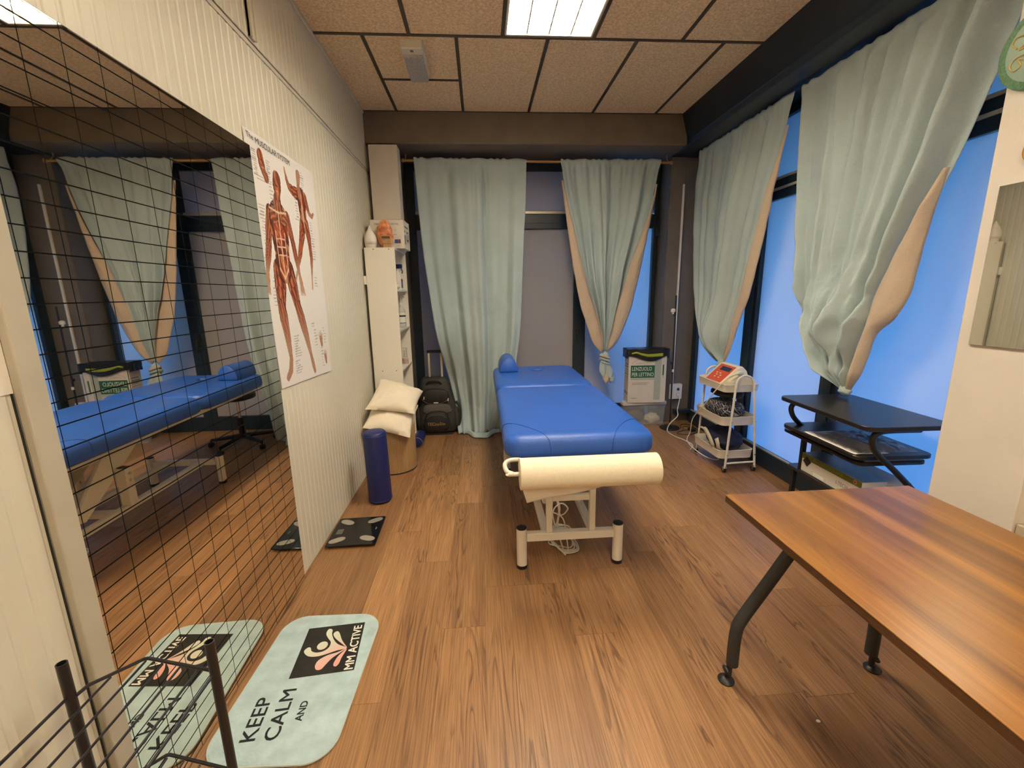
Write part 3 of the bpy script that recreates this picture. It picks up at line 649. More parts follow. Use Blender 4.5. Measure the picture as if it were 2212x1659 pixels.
fillpoly('logo_leaf', ccw([(0.385, 1.659), (0.350, 1.640), (0.315, 1.628), (0.285, 1.604), (0.281, 1.575), (0.293, 1.556), (0.312, 1.557), (0.323, 1.580), (0.342, 1.615)]), m_lg, zl, mp)
fillpoly('logo_leaf', ccw([(0.386, 1.656), (0.364, 1.625), (0.355, 1.597), (0.355, 1.574), (0.367, 1.566), (0.376, 1.580), (0.378, 1.610)]), m_lg, zl, mp)
UPM = (-1, 0.03, 0); RT = (-0.08, 1, 0)
for q in range(4): text('MM ACTIVE', m_whiteink, 'lettering', mp, (0.4415-0.0012*(q % 2), 1.548+0.0016*(q//2), zl+0.00005*q), (-0.1, 1, 0), (-1, -0.08, 0), width=0.243, height=0.035, ext=0)
m_matink = mat('mat_ink', (0.012, 0.014, 0.016), 0.9)
for q in range(4): text('KEEP', m_matink, 'lettering', mp, (0.186-0.0014*(q % 2), 1.276+0.0015*(q//2), zs+0.00005*q), (-0.09, 1, 0), (-1, -0.06, 0), width=0.170, height=0.050, ext=0)
for q in range(4): text('CALM', m_matink, 'lettering', mp, (0.264-0.0014*(q % 2), 1.274+0.0015*(q//2), zs+0.00005*q), (-0.07, 1, 0), (-1, -0.06, 0), width=0.200, height=0.050, ext=0)
for q in range(4): text('AND', m_matink, 'lettering', mp, (0.320-0.0014*(q % 2), 1.336+0.0015*(q//2), zs+0.00005*q), (-0.05, 1, 0), (-1, -0.06, 0), width=0.080, height=0.025, ext=0)

# ------------------------------------------------------------------ bathroom scale
t = thing('bathroom_scale', 'square black glass body scale with steel pads on the floor by the left wall', 'scale', (0.165, 2.62, 0))
XS = Matrix.Translation(Vector((0.168, 2.623, 0))) @ Matrix.Rotation(math.radians(1.0), 4, 'Z')
MB().slab(-0.13, 0.13, -0.15, 0.15, 0.004, 0.016, 0.02, 0.003).build('scale_base', m_black, t, xf=XS)
MB().slab(-0.152, 0.152, -0.170, 0.170, 0.0162, 0.0225, 0.012, 0.0015, 3).build('glass_plate', m_glassblack, t, xf=XS)
for sx in (-1, 1):
    for sy in (-1, 1): MB().lathe([(0.012, 0.0), (0.014, 0.0038)], (0.1*sx, 0.12*sy, 0), 12).build('foot', m_rubber, t, xf=XS)
for cx, cy, an in ((-0.095, -0.105, 30), (0.088, -0.100, -22), (-0.088, 0.112, -30), (0.092, 0.118, 32)):
    pts = []
    for q in range(24):
        b = 2*math.pi*q/24; px = 0.040*math.cos(b)+(0.018 if math.cos(b) > 0 else -0.018)*0.6; py = 0.026*math.sin(b)
        A = math.radians(an); pts.append((cx+px*math.cos(A)-py*math.sin(A), cy+px*math.sin(A)+py*math.cos(A)))
    MB().prism(pts, 'z', 0.0226, 0.0234).build('steel_pad', m_steel, t, smooth=0, xf=XS)
MB().box(-0.125, -0.085, -0.035, 0.025, 0.0226, 0.0231).build('display', mat('scale_lcd', (0.10, 0.10, 0.07), 0.3), t, smooth=0, xf=XS)
MB().box(0.115, 0.122, 0.0, 0.03, 0.0226, 0.0230).build('mark', m_greyink, t, smooth=0, xf=XS)

# ------------------------------------------------------------------ bolster, drum and pillows
t = thing('foam_bolster', 'dark blue vinyl bolster cylinder standing upright before the wooden drum', 'bolster', (0.217, 3.085, 0))
XB = Matrix.Translation(Vector((0.217, 3.085, 0))) @ Matrix.Rotation(math.radians(-0.8), 4, 'Y')
MB().lathe([(0.070, 0.002), (0.080, 0.008), (0.0845, 0.025), (0.084, 0.30), (0.0835, 0.515), (0.080, 0.534), (0.070, 0.543), (0.030, 0.547)], (0, 0, 0), 36).build('cover', m_bluefoam, t, smooth=1.2, xf=XB)
for z in (0.022, 0.520): MB().tube([(0.0848*math.cos(q*math.pi/18), 0.0848*math.sin(q*math.pi/18), z) for q in range(37)], 0.0022, 6, False).build('seam', m_blueseam, t, xf=XB)

t = thing('wooden_drum', 'round bamboo veneer drum table holding two cream pillows', 'drum', (0.205, 3.73, 0))
MB().lathe([(0.190, 0.006), (0.190, 0.395), (0.188, 0.40)], (0.205, 3.73, 0), 64).build('shell', m_drumwood, t, smooth=0.8)
MB().lathe([(0.1915, 0.0), (0.1915, 0.010), (0.189, 0.012)], (0.205, 3.73, 0), 64).build('base_band', m_black, t, smooth=0.8)
MB().lathe([(0.178, 0.4005), (0.176, 0.404)], (0.205, 3.73, 0), 48).build('drum_top', m_drumwood, t, smooth=0.8)

def pillow(name, label, c00, c10, c11, c01, th, seed, group, sag=0.0):
    c = [Vector(p) for p in (c00, c10, c11, c01)]
    nrm = (c[1]-c[0]).cross(c[3]-c[0]).normalized()
    if nrm.z < 0: nrm = -nrm
    N = 30
    def P(u, v):
        p = c[0]*(1-u)*(1-v)+c[1]*u*(1-v)+c[2]*u*v+c[3]*(1-u)*v
        # edges pull in between the corners
        ce = (c[0]+c[1]+c[2]+c[3])*0.25
        k = 0.055*(math.sin(math.pi*u)*(1-math.sin(math.pi*v))+math.sin(math.pi*v)*(1-math.sin(math.pi*u)))
        return p+(ce-p)*k
    def h(u, v):
        e = max(0.0, math.sin(math.pi*u)*math.sin(math.pi*v))**0.42
        wr = 0.010*nz(u*5+seed, v*5, seed)+0.006*nz(u*11, v*9+seed, 2.0)
        ed = min(u, 1-u, v, 1-v)
        return th*e+wr*min(1, ed*12)+0.004*math.sin(40*(u-v)+seed)*math.exp(-ed*14)*min(1, ed*30)
    vs = [P(i/N, j/N)+nrm*h(i/N, j/N) for j in range(N+1) for i in range(N+1)]
    lo = []
    idx = {}
    for j in range(N+1):
        for i in range(N+1):
            if i in (0, N) or j in (0, N): idx[(i, j)] = j*(N+1)+i
            else: idx[(i, j)] = len(vs)+len(lo); lo.append(P(i/N, j/N)-nrm*h(i/N, j/N)*0.35)
    m = MB(); fs = [(j*(N+1)+i, j*(N+1)+i+1, (j+1)*(N+1)+i+1, (j+1)*(N+1)+i) for j in range(N) for i in range(N)]
    fs += [(idx[(i, j)], idx[(i, j+1)], idx[(i+1, j+1)], idx[(i+1, j)]) for j in range(N) for i in range(N)]
    m.add(vs+lo, fs); o = m.build(name, m_pillow, smooth=1.4)
    return tag(o, label, 'pillow', group)
pillow('pillow', 'lower of two cream pillows, drooping over the front of the wooden drum', (0.030, 3.44, 0.462), (0.395, 3.47, 0.352), (0.42, 3.86, 0.53), (0.040, 3.88, 0.615), 0.085, 1.3, 'cream pillows on the drum')
pillow('pillow', 'upper cream pillow lying tilted on top of the other pillow', (0.045, 3.50, 0.600), (0.425, 3.60, 0.520), (0.465, 3.90, 0.650), (0.090, 3.90, 0.775), 0.085, 4.1, 'cream pillows on the drum')
# blue roll behind the drum
t = thing('padded_roll', 'blue padded roll lying on the floor just behind the wooden drum', 'roll', (0.33, 4.33, 0))
MB().tube([(0.335, 4.20, 0.055), (0.335, 4.205, 0.055), (0.335, 4.45, 0.055), (0.335, 4.455, 0.055)], [0.045, 0.054, 0.054, 0.045], 20).build('cover', m_bluefoam, t, smooth=1.0)
MB().tube([(0.335+0.050*math.cos(q*math.pi/10), 4.205, 0.055+0.050*math.sin(q*math.pi/10)) for q in range(21)], 0.004, 6, False).build('seam', m_greyink, t)

# ------------------------------------------------------------------ shelving unit and what stands on it
t = thing('shelving_unit', 'narrow tall white open shelving unit against the left wall', 'shelf', (0.15, 4.27, 0))
X0s, X1s, Y0s, Y1s = 0.022, 0.280, 3.985, 4.555
MB().box(X0s, X1s, Y0s, Y0s+0.016, 0.004, 1.912).build('side_panel', m_white, t, smooth=0, bevel=0.001)
MB().box(X0s, X1s, Y1s-0.016, Y1s, 0.004, 1.912).build('side_panel', m_white, t, smooth=0, bevel=0.001)
MB().box(X0s, X0s+0.006, Y0s+0.0165, Y1s-0.0165, 0.02, 1.895).build('back_panel', m_white, t, smooth=0)
for z in (0.06, 0.44, 0.832, 1.195, 1.552): MB().box(X0s+0.007, X1s-0.002, Y0s+0.0165, Y1s-0.0165, z-0.016, z).build('shelf_board', m_white, t, smooth=0, bevel=0.001)
MB().box(X0s, X1s, Y0s+0.0165, Y1s-0.0165, 1.896, 1.912).build('top_board', m_white, t, smooth=0, bevel=0.001)
for x, z in ((0.10, 1.898), (0.232, 1.898), (0.10, 0.83), (0.225, 0.83)): MB().tube([(x, Y0s-0.0012, z), (x, Y0s+0.001, z)], 0.005, 10).build('screw', m_greyink, t, smooth=0)
ZT = 1.913
# tall plain box behind
o = MB().box(0.034, 0.290, 4.385, 4.550, ZT, 2.850).build('tall_box', m_card, smooth=0, bevel=0.002); tag(o, 'tall plain white box standing on the shelving unit behind the printed carton', 'box')
# printed carton
t = thing('printed_carton', 'white appliance carton lettered in blue behind the salt lamp on the shelving unit', 'carton', (0.2, 4.23, ZT))
XC = Matrix.Translation(Vector((0.205, 4.236, ZT))) @ Matrix.Rotation(math.radians(-1.5), 4, 'Z')
MB().box(-0.140, 0.150, -0.135, 0.135, 0.0, 0.243).build('carton_body', m_card, t, smooth=0, bevel=0.002, xf=XC)
MB().box(-0.141, 0.151, -0.136, 0.138, 0.2435, 0.246).build('carton_lid', m_cardside, t, smooth=0, xf=XC)
yf = -0.1368
m_blueink = mat('blue_ink', (0.02, 0.07, 0.22), 0.7); m_redink = mat('red_ink', (0.35, 0.03, 0.02), 0.7)
def onC(o): o.data.transform(XC); return o
onC(text('FAN', m_blueink, 'lettering', None, (-0.100, yf, 0.200), (1, 0, 0), (0, 0, 1), width=0.040, height=0.016, ext=0)); L1 = bpy.data.objects[-1] if False else None
for s_, x, z, wd, hh, mt in (('DIGITAL', 0.040, 0.200, 0.070, 0.016, m_blueink), ('C', 0.072, 0.150, 0.012, 0.014, m_greyink), ('----', 0.055, 0.115, 0.035, 0.004, m_greyink), ('...', 0.060, 0.092, 0.04, 0.003, m_greyink), ('MM ...', 0.075, 0.018, 0.045, 0.006, m_greyink)):
    adopt(onC(text(s_, mt, 'lettering', None, (x, yf, z), (1, 0, 0), (0, 0, 1), width=wd, height=hh, ext=0)), t)
for ob in [q for q in C.objects if q.name.startswith('lettering') and q.parent is None]: adopt(ob, t)
MB().box(0.066, 0.118, yf-0.0006, yf, 0.045, 0.078).build('photo_print', m_blueink, t, smooth=0, xf=XC); MB().box(0.094, 0.108, yf-0.0010, yf-0.0007, 0.050, 0.073).build('photo_print', m_redink, t, smooth=0, xf=XC)
for y0, y1, z0, z1, mt in ((-0.09, 0.07, 0.185, 0.20, m_greyink), (-0.02, 0.085, 0.06, 0.165, m_cardside), (-0.005, 0.07, 0.075, 0.155, m_ink), (0.0, 0.065, 0.09, 0.145, m_steel), (-0.11, -0.06, 0.04, 0.12, m_greyink), (-0.11, -0.07, 0.14, 0.16, m_greyink)):
    MB().box(0.1503, 0.1508+0.0004*(1 if mt in (m_ink,) else 2 if mt is m_steel else 0), y0, y1, z0, z1).build('side_print', mt, t, smooth=0, xf=XC)
# drop-shaped diffuser
t = thing('aroma_diffuser', 'white drop-shaped aroma diffuser at the left front corner of the shelf top', 'diffuser', (0.070, 4.04, ZT))
MB().lathe([(0.040, 0.0), (0.044, 0.004), (0.050, 0.030)], (0.070, 4.042, ZT), 28).build('base', m_whiteplastic, t, smooth=1)
MB().lathe([(0.050, 0.0305), (0.0535, 0.055), (0.052, 0.080), (0.044, 0.108), (0.031, 0.135), (0.018, 0.158), (0.009, 0.178), (0.004, 0.192)], (0.070, 4.042, ZT), 28).build('drop_cover', m_whiteplastic, t, smooth=1.5)
# salt lamp
k = NT('orange_salt'); tcn = k.n('ShaderNodeTexCoord'); n1 = k.n('ShaderNodeTexNoise', i_Scale=22.0, i_Detail=6.0); k.l(tcn.outputs['Object'], n1.inputs['Vector']); rp = k.n('ShaderNodeValToRGB')
rp.color_ramp.elements[0].position = 0.35; rp.color_ramp.elements[0].color = (0.42, 0.10, 0.028, 1); rp.color_ramp.elements[1].position = 0.7; rp.color_ramp.elements[1].color = (0.80, 0.36, 0.17, 1)
k.l(n1.outputs[0], rp.inputs[0]); k.l(rp.outputs[0], k.b.inputs['Base Color']); k.b.inputs['Roughness'].default_value = 0.4; m_salt = k.m
o = MB().sphere((0.190, 4.062, ZT+0.118), (0.066, 0.026, 0.118), 26, 20, lambda d: 1+0.20*nz(d.x*2.2, d.y*2.2, d.z*2.2+3)+0.12*nz(d.x*5, d.y*5, d.z*5)).build('salt_lamp', m_salt, smooth=0.5)
tag(o, 'orange salt crystal lamp standing on the shelving unit before the carton', 'lamp')
# little bundle of wooden sticks with a label
t = thing('incense_bundle', 'small bundle of pale sticks with a dark label in front of the salt lamp', 'incense', (0.215, 4.01, ZT))
for q in range(6): MB().box(0.184+0.0125*q, 0.184+0.0125*q+0.010, 4.004, 4.014, ZT, ZT+0.062+0.003*(q % 2)).build('stick', m_rodwood, t, smooth=0, bevel=0.001)
MB().box(0.180, 0.262, 4.0015, 4.0035, ZT+0.030, ZT+0.034).build('band', m_greyink, t, smooth=0)
MB().box(0.168, 0.250, 4.003, 4.018, ZT+0.0685, ZT+0.100).build('label_card', mat('tan_label', (0.42, 0.29, 0.12), 0.7), t, smooth=0, bevel=0.001)
MB().box(0.174, 0.244, 4.0018, 4.0028, ZT+0.075, ZT+0.094).build('label_print', mat('brown_print', (0.09, 0.05, 0.02), 0.7), t, smooth=0)
# on the shelves
t = thing('spray_bottle', 'white spray bottle with a dark blue trigger on the top shelf', 'bottle', (0.225, 4.42, 1.553))
MB().lathe([(0.036, 0.0), (0.039, 0.006), (0.039, 0.12), (0.030, 0.155), (0.014, 0.185), (0.013, 0.205)], (0.215, 4.42, 1.553), 20).build('bottle', m_whiteplastic, t, smooth=0.8)
MB().box(0.180, 0.262, 4.405, 4.435, 1.553+0.206, 1.553+0.245).build('trigger_head', m_bluefoam, t, smooth=0, bevel=0.006); MB().tube([(0.25, 4.42, 1.757), (0.262, 4.42, 1.735), (0.258, 4.42, 1.71)], 0.006, 8).build('trigger', m_bluefoam, t)
MB().box(0.2175, 0.2555, 4.40, 4.444, 1.575, 1.66).build('label', mat('label_blue_red', (0.05, 0.07, 0.25), 0.5), t, smooth=0); MB().box(0.2178, 0.2562, 4.3995, 4.4445, 1.635, 1.652).build('label_band', m_redink, t, smooth=0)
o = MB().sphere((0.22, 4.262, 1.553+0.036), (0.042, 0.085, 0.030), 20, 12, lambda d: 1+0.16*nz(d.x*3, d.y*3, d.z*3)).build('folded_cloth', m_pillow, smooth=1.2); tag(o, 'crumpled white cloth on the shelf beside the spray bottle', 'cloth')
t = thing('pump_bottle', 'clear pump bottle with printed label on the middle shelf', 'bottle', (0.225, 4.44, 1.196))
MB().lathe([(0.037, 0.0), (0.040, 0.006), (0.040, 0.15), (0.034, 0.175), (0.018, 0.195), (0.016, 0.21)], (0.222, 4.44, 1.196), 20).build('bottle', mat('pale_bottle', (0.55, 0.55, 0.50), 0.25), t, smooth=0.8)
MB().lathe([(0.017, 0.2105), (0.017, 0.23), (0.007, 0.235), (0.006, 0.30)], (0.222, 4.44, 1.196), 14).build('pump', m_whiteplastic, t); MB().tube([(0.222, 4.44, 1.498), (0.26, 4.44, 1.498), (0.268, 4.44, 1.485)], 0.006, 8).build('spout', m_whiteplastic, t)
MB().lathe([(0.0405, 0.03), (0.0405, 0.14)], (0.222, 4.44, 1.196), 20, False, False).build('label', m_whiteplastic, t); MB().lathe([(0.041, 0.10), (0.041, 0.115)], (0.222, 4.44, 1.196), 20, False, False).build('label_print', m_ink, t); MB().lathe([(0.041, 0.035), (0.041, 0.042)], (0.222, 4.44, 1.196), 20, False, False).build('label_print', m_ink, t)
t = thing('ointment_carton', 'upright little white carton with dark lettering on the lower shelf', 'box', (0.225, 4.44, 0.833))
MB().box(0.195, 0.250, 4.42, 4.465, 0.833, 0.985).build('box_body', m_card, t, smooth=0, bevel=0.001)
text('CYNOS', m_greyink, 'lettering', t, (0.2508, 4.430, 0.86), (0, 0, 1), (0, -1, 0), width=0.10, height=0.02, ext=0)
text('CYNOS', m_greyink, 'lettering', t, (0.236, 4.4192, 0.86), (0, 0, 1), (-1, 0, 0), width=0.10, height=0.02, ext=0)
t = thing('striped_tin', 'small tin with red and white swirl pattern on the lower shelf', 'tin', (0.245, 4.40, 0.833))
MB().lathe([(0.030, 0.0), (0.031, 0.003), (0.031, 0.055), (0.029, 0.058)], (0.243, 4.375, 0.833), 20).build('tin_body', m_card, t)
for q in range(5): MB().lathe([(0.0315, 0.008+0.010*q), (0.0315, 0.012+0.010*q)], (0.243, 4.375, 0.833), 20, False, False).build('stripe', m_redink, t)
# flex with an inline switch along the wall edge of the unit
t = thing('lamp_flex', 'thin cable with white inline switch hanging beside the shelving unit', 'cable', (0.012, 3.97, 0.7))
MB().tube(smoothpath([(0.012, 3.975, 1.90), (0.010, 3.972, 1.70), (0.012, 3.97, 1.5), (0.009, 3.972, 1.2), (0.012, 3.97, 0.9), (0.012, 3.972, 0.62)], 6), 0.0028, 6).build('flex', m_blackcable, t)
MB().slab(0.001, 0.026, 3.962, 3.9825, 1.60, 1.675, 0.006, 0.003, 3).build('inline_switch', m_whiteplastic, t)
# ------------------------------------------------------------------ treatment couch
bed = thing('treatment_couch', 'blue vinyl massage couch on a white steel lifting frame in the middle of the room', 'couch', (1.50, 2.86, 0))
def cushion(x0, x1, y0, y1, zb, zt, rad, e, hole=None):
    prof = [(zb, 0.020), (zb+0.012, 0.006), (zb+0.035, 0.0), (zt-e*1.0, 0.002), (zt-e*0.62, 0.007), (zt-e*0.33, e*0.36), (zt-e*0.12, e*0.75), (zt-e*0.02, e*1.4), (zt, e*2.4)]
    m = MB(); seg = 9; rings = [[Vector((x, y, z)) for x, y in rrect(x0+i, x1-i, y0+i, y1-i, max(rad-i*0.6, 0.02), seg)] for z, i in prof]
    if hole:
        cx, cy, ra, rb = hole; last = rings[-1]
        def el(s, z): return [Vector((cx+ra*s*math.cos(a), cy+rb*s*math.sin(a), z)) for a in [math.atan2((p.y-cy)/rb, (p.x-cx)/ra) for p in last]]
        rings += [el(1.18, zt), el(1.06, zt-0.003), el(1.0, zt-0.014), el(0.97, zt-0.10)]
    m.loops(rings, True, True)
    return m
cushion(1.108, 1.905, 2.085, 3.345, 0.672, 0.792, 0.085, 0.045).build('seat_cushion', m_bluevinyl, bed, smooth=1.2)
cushion(1.110, 1.903, 3.350, 4.300, 0.672, 0.795, 0.10, 0.045, (1.520, 4.05, 0.075, 0.095)).build('head_cushion', m_bluevinyl, bed, smooth=1.2)
# curved welts across the near corners
for pts in ([(1.1065, 2.36, 0.71), (1.109, 2.36, 0.755), (1.122, 2.355, 0.780), (1.150, 2.345, 0.7895), (1.175, 2.33, 0.7918), (1.215, 2.292, 0.7928), (1.255, 2.24, 0.7925), (1.290, 2.185, 0.7925), (1.308, 2.150, 0.7915), (1.320, 2.127, 0.7885), (1.332, 2.102, 0.7800), (1.339, 2.091, 0.7660), (1.343, 2.0850, 0.745), (1.348, 2.0840, 0.70)],):
    L = smoothpath(pts, 5); MB().tube(L, 0.0016, 6).build('welt', m_blueseam, bed); MB().tube([Vector((3.013-p.x, p.y, p.z)) for p in L], 0.0016, 6).build('welt', m_blueseam, bed)
# steel top frame
fr = MB()
for x in (1.185, 1.790): fr.box(x, x+0.035, 2.15, 4.20, 0.630, 0.668)
for y in (2.15, 3.30, 4.165): fr.box(1.2205, 1.7895, y, y+0.035, 0.632, 0.668)
fr.build('top_frame', m_whitemetal, bed, smooth=0, bevel=0.003)
for x in (1.180, 1.800): MB().box(x, x+0.030, 2.118, 2.147, 0.612, 0.671).build('rubber_block', m_black, bed, smooth=0, bevel=0.003)
MB().slab(1.30, 1.46, 2.30, 2.62, 0.575, 0.629, 0.02, 0.004).build('motor_box', m_whiteplastic, bed)
MB().box(1.475, 1.60, 2.36, 2.62, 0.585, 0.629).build('control_box', m_greyink, bed, smooth=0, bevel=0.004)
# base
for x in (1.197, 1.739):
    for y in (2.172, 3.545):
        lg = MB().lathe([(0.0285, 0.022), (0.0285, 0.239)], (x, y, 0), 28).build('leg', m_whitemetal, bed, smooth=0.8)
        MB().lathe([(0.027, 0.2392), (0.0285, 0.241), (0.0275, 0.246), (0.02, 0.248)], (x, y, 0), 28).build('end_cap', m_black, lg, smooth=0.5)
        MB().lathe([(0.027, 0.0), (0.0295, 0.003), (0.0295, 0.0218)], (x, y, 0), 28).build('rubber_foot', m_black, lg, smooth=0.5)
for y in (2.172, 3.545): MB().box(1.224, 1.712, y-0.020, y+0.020, 0.166, 0.212).build('cross_bar', m_whitemetal, bed, smooth=0, bevel=0.003)
for x in (1.335, 1.602): MB().box(x-0.020, x+0.020, 2.193, 3.524, 0.168, 0.208).build('long_bar', m_whitemetal, bed, smooth=0, bevel=0.003)
MB().box(1.356, 1.581, 2.66, 2.71, 0.170, 0.206).build('tie_bar', m_whitemetal, bed, smooth=0, bevel=0.003)
for x in (1.350, 1.589):
    MB().box(x-0.0165, x+0.0165, 2.156, 2.189, 0.2125, 0.560).build('post', m_whitemetal, bed, smooth=0, bevel=0.003)
MB().box(1.367, 1.572, 2.160, 2.186, 0.395, 0.428).build('post_tie', m_whitemetal, bed, smooth=0, bevel=0.003)
MB().box(1.30, 1.64, 2.158, 2.186, 0.5605, 0.5860).build('post_head', m_whitemetal, bed, smooth=0, bevel=0.003)
for x in (1.350, 1.589): MB().box(x-0.012, x+0.012, 2.162, 2.184, 0.5865, 0.631).build('hanger', m_whitemetal, bed, smooth=0)
for x in (1.318, 1.619):
    MB().box(x-0.030, x+0.030, 2.745, 2.805, 0.2085, 0.460).build('pivot_post', m_whitemetal, bed, smooth=0, bevel=0.004)
    MB().box(x-0.024, x+0.024, 2.755, 2.795, 0.4603, 0.464).build('post_cap', m_black, bed, smooth=0)
    for zz in (0.375, 0.42): MB().tube([(x-0.031, 2.775, zz), (x-0.040, 2.775, zz)], 0.010, 8).build('bolt', m_steel, bed)
MB().prism([(2.42, 0.25), (2.50, 0.235), (3.02, 0.60), (3.02, 0.632), (2.74, 0.632)], 'x', 1.352, 1.375).build('lift_arm', m_whitemetal, bed, smooth=0, bevel=0.003)
MB().prism([(2.42, 0.25), (2.50, 0.235), (3.02, 0.60), (3.02, 0.632), (2.74, 0.632)], 'x', 1.562, 1.585).build('lift_arm', m_whitemetal, bed, smooth=0, bevel=0.003)
MB().tube([(1.4685, 2.50, 0.27), (1.4685, 2.95, 0.55)], 0.025, 14).build('actuator', m_whiteplastic, bed)
# cable coils under the couch
rc = random.Random(5); pts = []
for q in range(34):
    a = q*0.9; rad = 0.08+0.03*math.sin(q*1.7); pts.append((1.47+rad*1.05*math.cos(a), 2.42+0.13*math.sin(a)*(1+0.3*math.sin(q)), 0.0065+0.004*(q % 3)))
MB().tube(smoothpath(pts, 6), 0.0045, 6).build('mains_cable', m_cable, bed)
pts = [(1.40, 2.30, 0.575), (1.395, 2.28, 0.42), (1.38, 2.26, 0.30), (1.40, 2.25, 0.20), (1.42, 2.26, 0.28), (1.405, 2.27, 0.37), (1.425, 2.26, 0.30), (1.415, 2.27, 0.18), (1.43, 2.27, 0.10), (1.45, 2.28, 0.03)]
MB().tube(smoothpath(pts, 6), 0.0045, 6).build('mains_cable', m_cable, bed)
pts = [(1.42, 2.30, 0.575), (1.415, 2.28, 0.36), (1.43, 2.26, 0.26), (1.47, 2.25, 0.30), (1.44, 2.26, 0.33), (1.405, 2.26, 0.315), (1.385, 2.25, 0.285), (1.41, 2.25, 0.27), (1.45, 2.26, 0.22), (1.475, 2.27, 0.06), (1.48, 2.29, 0.012)]
MB().tube(smoothpath(pts, 6), 0.004, 6).build('mains_cable', m_cable, bed)
# paper roll holder
MB().tube(smoothpath([(1.32, 2.165, 0.600), (1.24, 2.15, 0.625), (1.185, 2.075, 0.678), (1.135, 2.05, 0.688), (1.108, 2.01, 0.690), (1.104, 1.970, 0.684), (1.114, 1.940, 0.674), (1.140, 1.929, 0.667), (1.175, 1.928, 0.665), (1.86, 1.928, 0.662)], 7), 0.011, 12).build('roll_holder', m_whitemetal, bed)
MB().tube([(1.846, 1.928, 0.662), (1.862, 1.928, 0.662), (1.868, 1.928, 0.662)], [0.010, 0.012, 0.007], 12).build('holder_knob', m_whiteplastic, bed)
# the paper roll
t = thing('paper_roll', 'large roll of cream couch paper hanging at the near end of the couch', 'paper roll', (1.505, 1.928, 0.588))
def roll(x0, x1, r):
    def ring(x, rad): return [Vector((x, 1.928+rad*math.cos(a), 0.665+rad*math.sin(a))) for a in [2*math.pi*q/40 for q in range(40)]]
    return [ring(x0, r*0.26), ring(x0, r-0.004), ring(x0+0.002, r), ring(x1-0.002, r), ring(x1, r-0.004), ring(x1, r*0.26)]
rg = roll(1.170, 1.842, 0.0755); m = MB(); m.loops(rg+[rg[0]], False, False); m.build('paper', m_crepe, t, smooth=0.7)
m = MB()
def ring2(x, rad): return [Vector((x, 1.928+rad*math.cos(a), 0.665+rad*math.sin(a))) for a in [2*math.pi*q/28 for q in range(28)]]
m.loops([ring2(1.172, 0.0115), ring2(1.172, 0.0195), ring2(1.840, 0.0195), ring2(1.840, 0.0115)], False, False); m.build('core', m_cardside, t)
def tail(u, v):
    x = 1.178+u*(0.655-0.10*v); drop = (1-u)**0.85*0.105*v
    if u > 0.85: drop = max(drop, 0.006*v)
    a = math.radians(-60-50*min(1, v*3)); return Vector((x+0.03*v*(1-u), 1.960+0.010*v+0.006*math.sin(u*9), 0.5975-drop))
tl = MB().grid(tail, 24, 10).build('loose_end', m_paper, t, smooth=2.0, fixn=False)
md = tl.modifiers.new('thickness', 'SOLIDIFY'); md.thickness = 0.0012

# half-round blue head pillow
t = thing('head_bolster', 'small half-round blue head cushion on the left of the couch headrest', 'cushion', (1.25, 4.06, 0.796))
pr = [(1.166, 0.0), (1.166, 0.014)]+[(1.250-0.084*math.cos(a), 0.014+0.118*math.sin(a)) for a in [math.pi*q/18 for q in range(1, 18)]]+[(1.334, 0.014), (1.334, 0.0)]
rings = []
for y, ins in ((3.915, 0.010), (3.918, 0.004), (3.926, 0.0), (4.245, 0.0), (4.253, 0.004), (4.256, 0.010)):
    rings.append([Vector((1.25+(x-1.25)*(1-ins*8), y, 0.796+ins*0.5+z*(1-ins*7))) for x, z in pr])
MB().loops(rings).build('cover', m_bluevinyl, t, smooth=0.9)

# ------------------------------------------------------------------ curtains
def curtain(root, mapf, L, R, nu, nv, depth, mats, name='curtain_cloth', thick=0.003, twist=None):
    """cloth between two edge curves L(v), R(v) -> (across, z); depth(u, v, w) is how far a fold stands off"""
    def P(u, v):
        (a, za), (b, zb) = L(v), R(v)
        x = lerp(a, b, u); z = lerp(za, zb, u); d = depth(u, v, abs(b-a))
        k = math.exp(-(v/0.035)**4); d = d*(1-k)+k*(0.019+0.003*math.sin(u*90+2*math.sin(u*23)))
        z += 0.005*math.exp(-v*40)*math.sin(u*70+3*math.sin(u*17))
        dx, dz = (twist(u, v) if twist else (0, 0))
        return mapf(x+dx, z+dz, d)
    o = MB().grid(P, nu, nv).build(name, mats, root, smooth=3.2, fixn=False)
    md = o.modifiers.new('thickness', 'SOLIDIFY'); md.thickness = thick; md.offset = 0.0
    if len(mats) > 1: md.material_offset = 1; md.material_offset_rim = 1
    return o
def curve_at(pts):
    """edge polyline, parameter = fraction of the drop, smoothed"""
    P = smoothpath([(a, z, 0) for a, z in pts], 10)
    z0, z1 = P[0].y, P[-1].y
    arr = sorted(((z0-p.y)/(z0-z1), p.x, p.y) for p in P)
    def f(v):
        for (va, xa, za), (vb, xb, zb) in zip(arr, arr[1:]):
            if v <= vb:
                t = (v-va)/(vb-va) if vb > va else 0; return (lerp(xa, xb, t), lerp(za, zb, t))
        return (arr[-1][1], arr[-1][2])
    return f
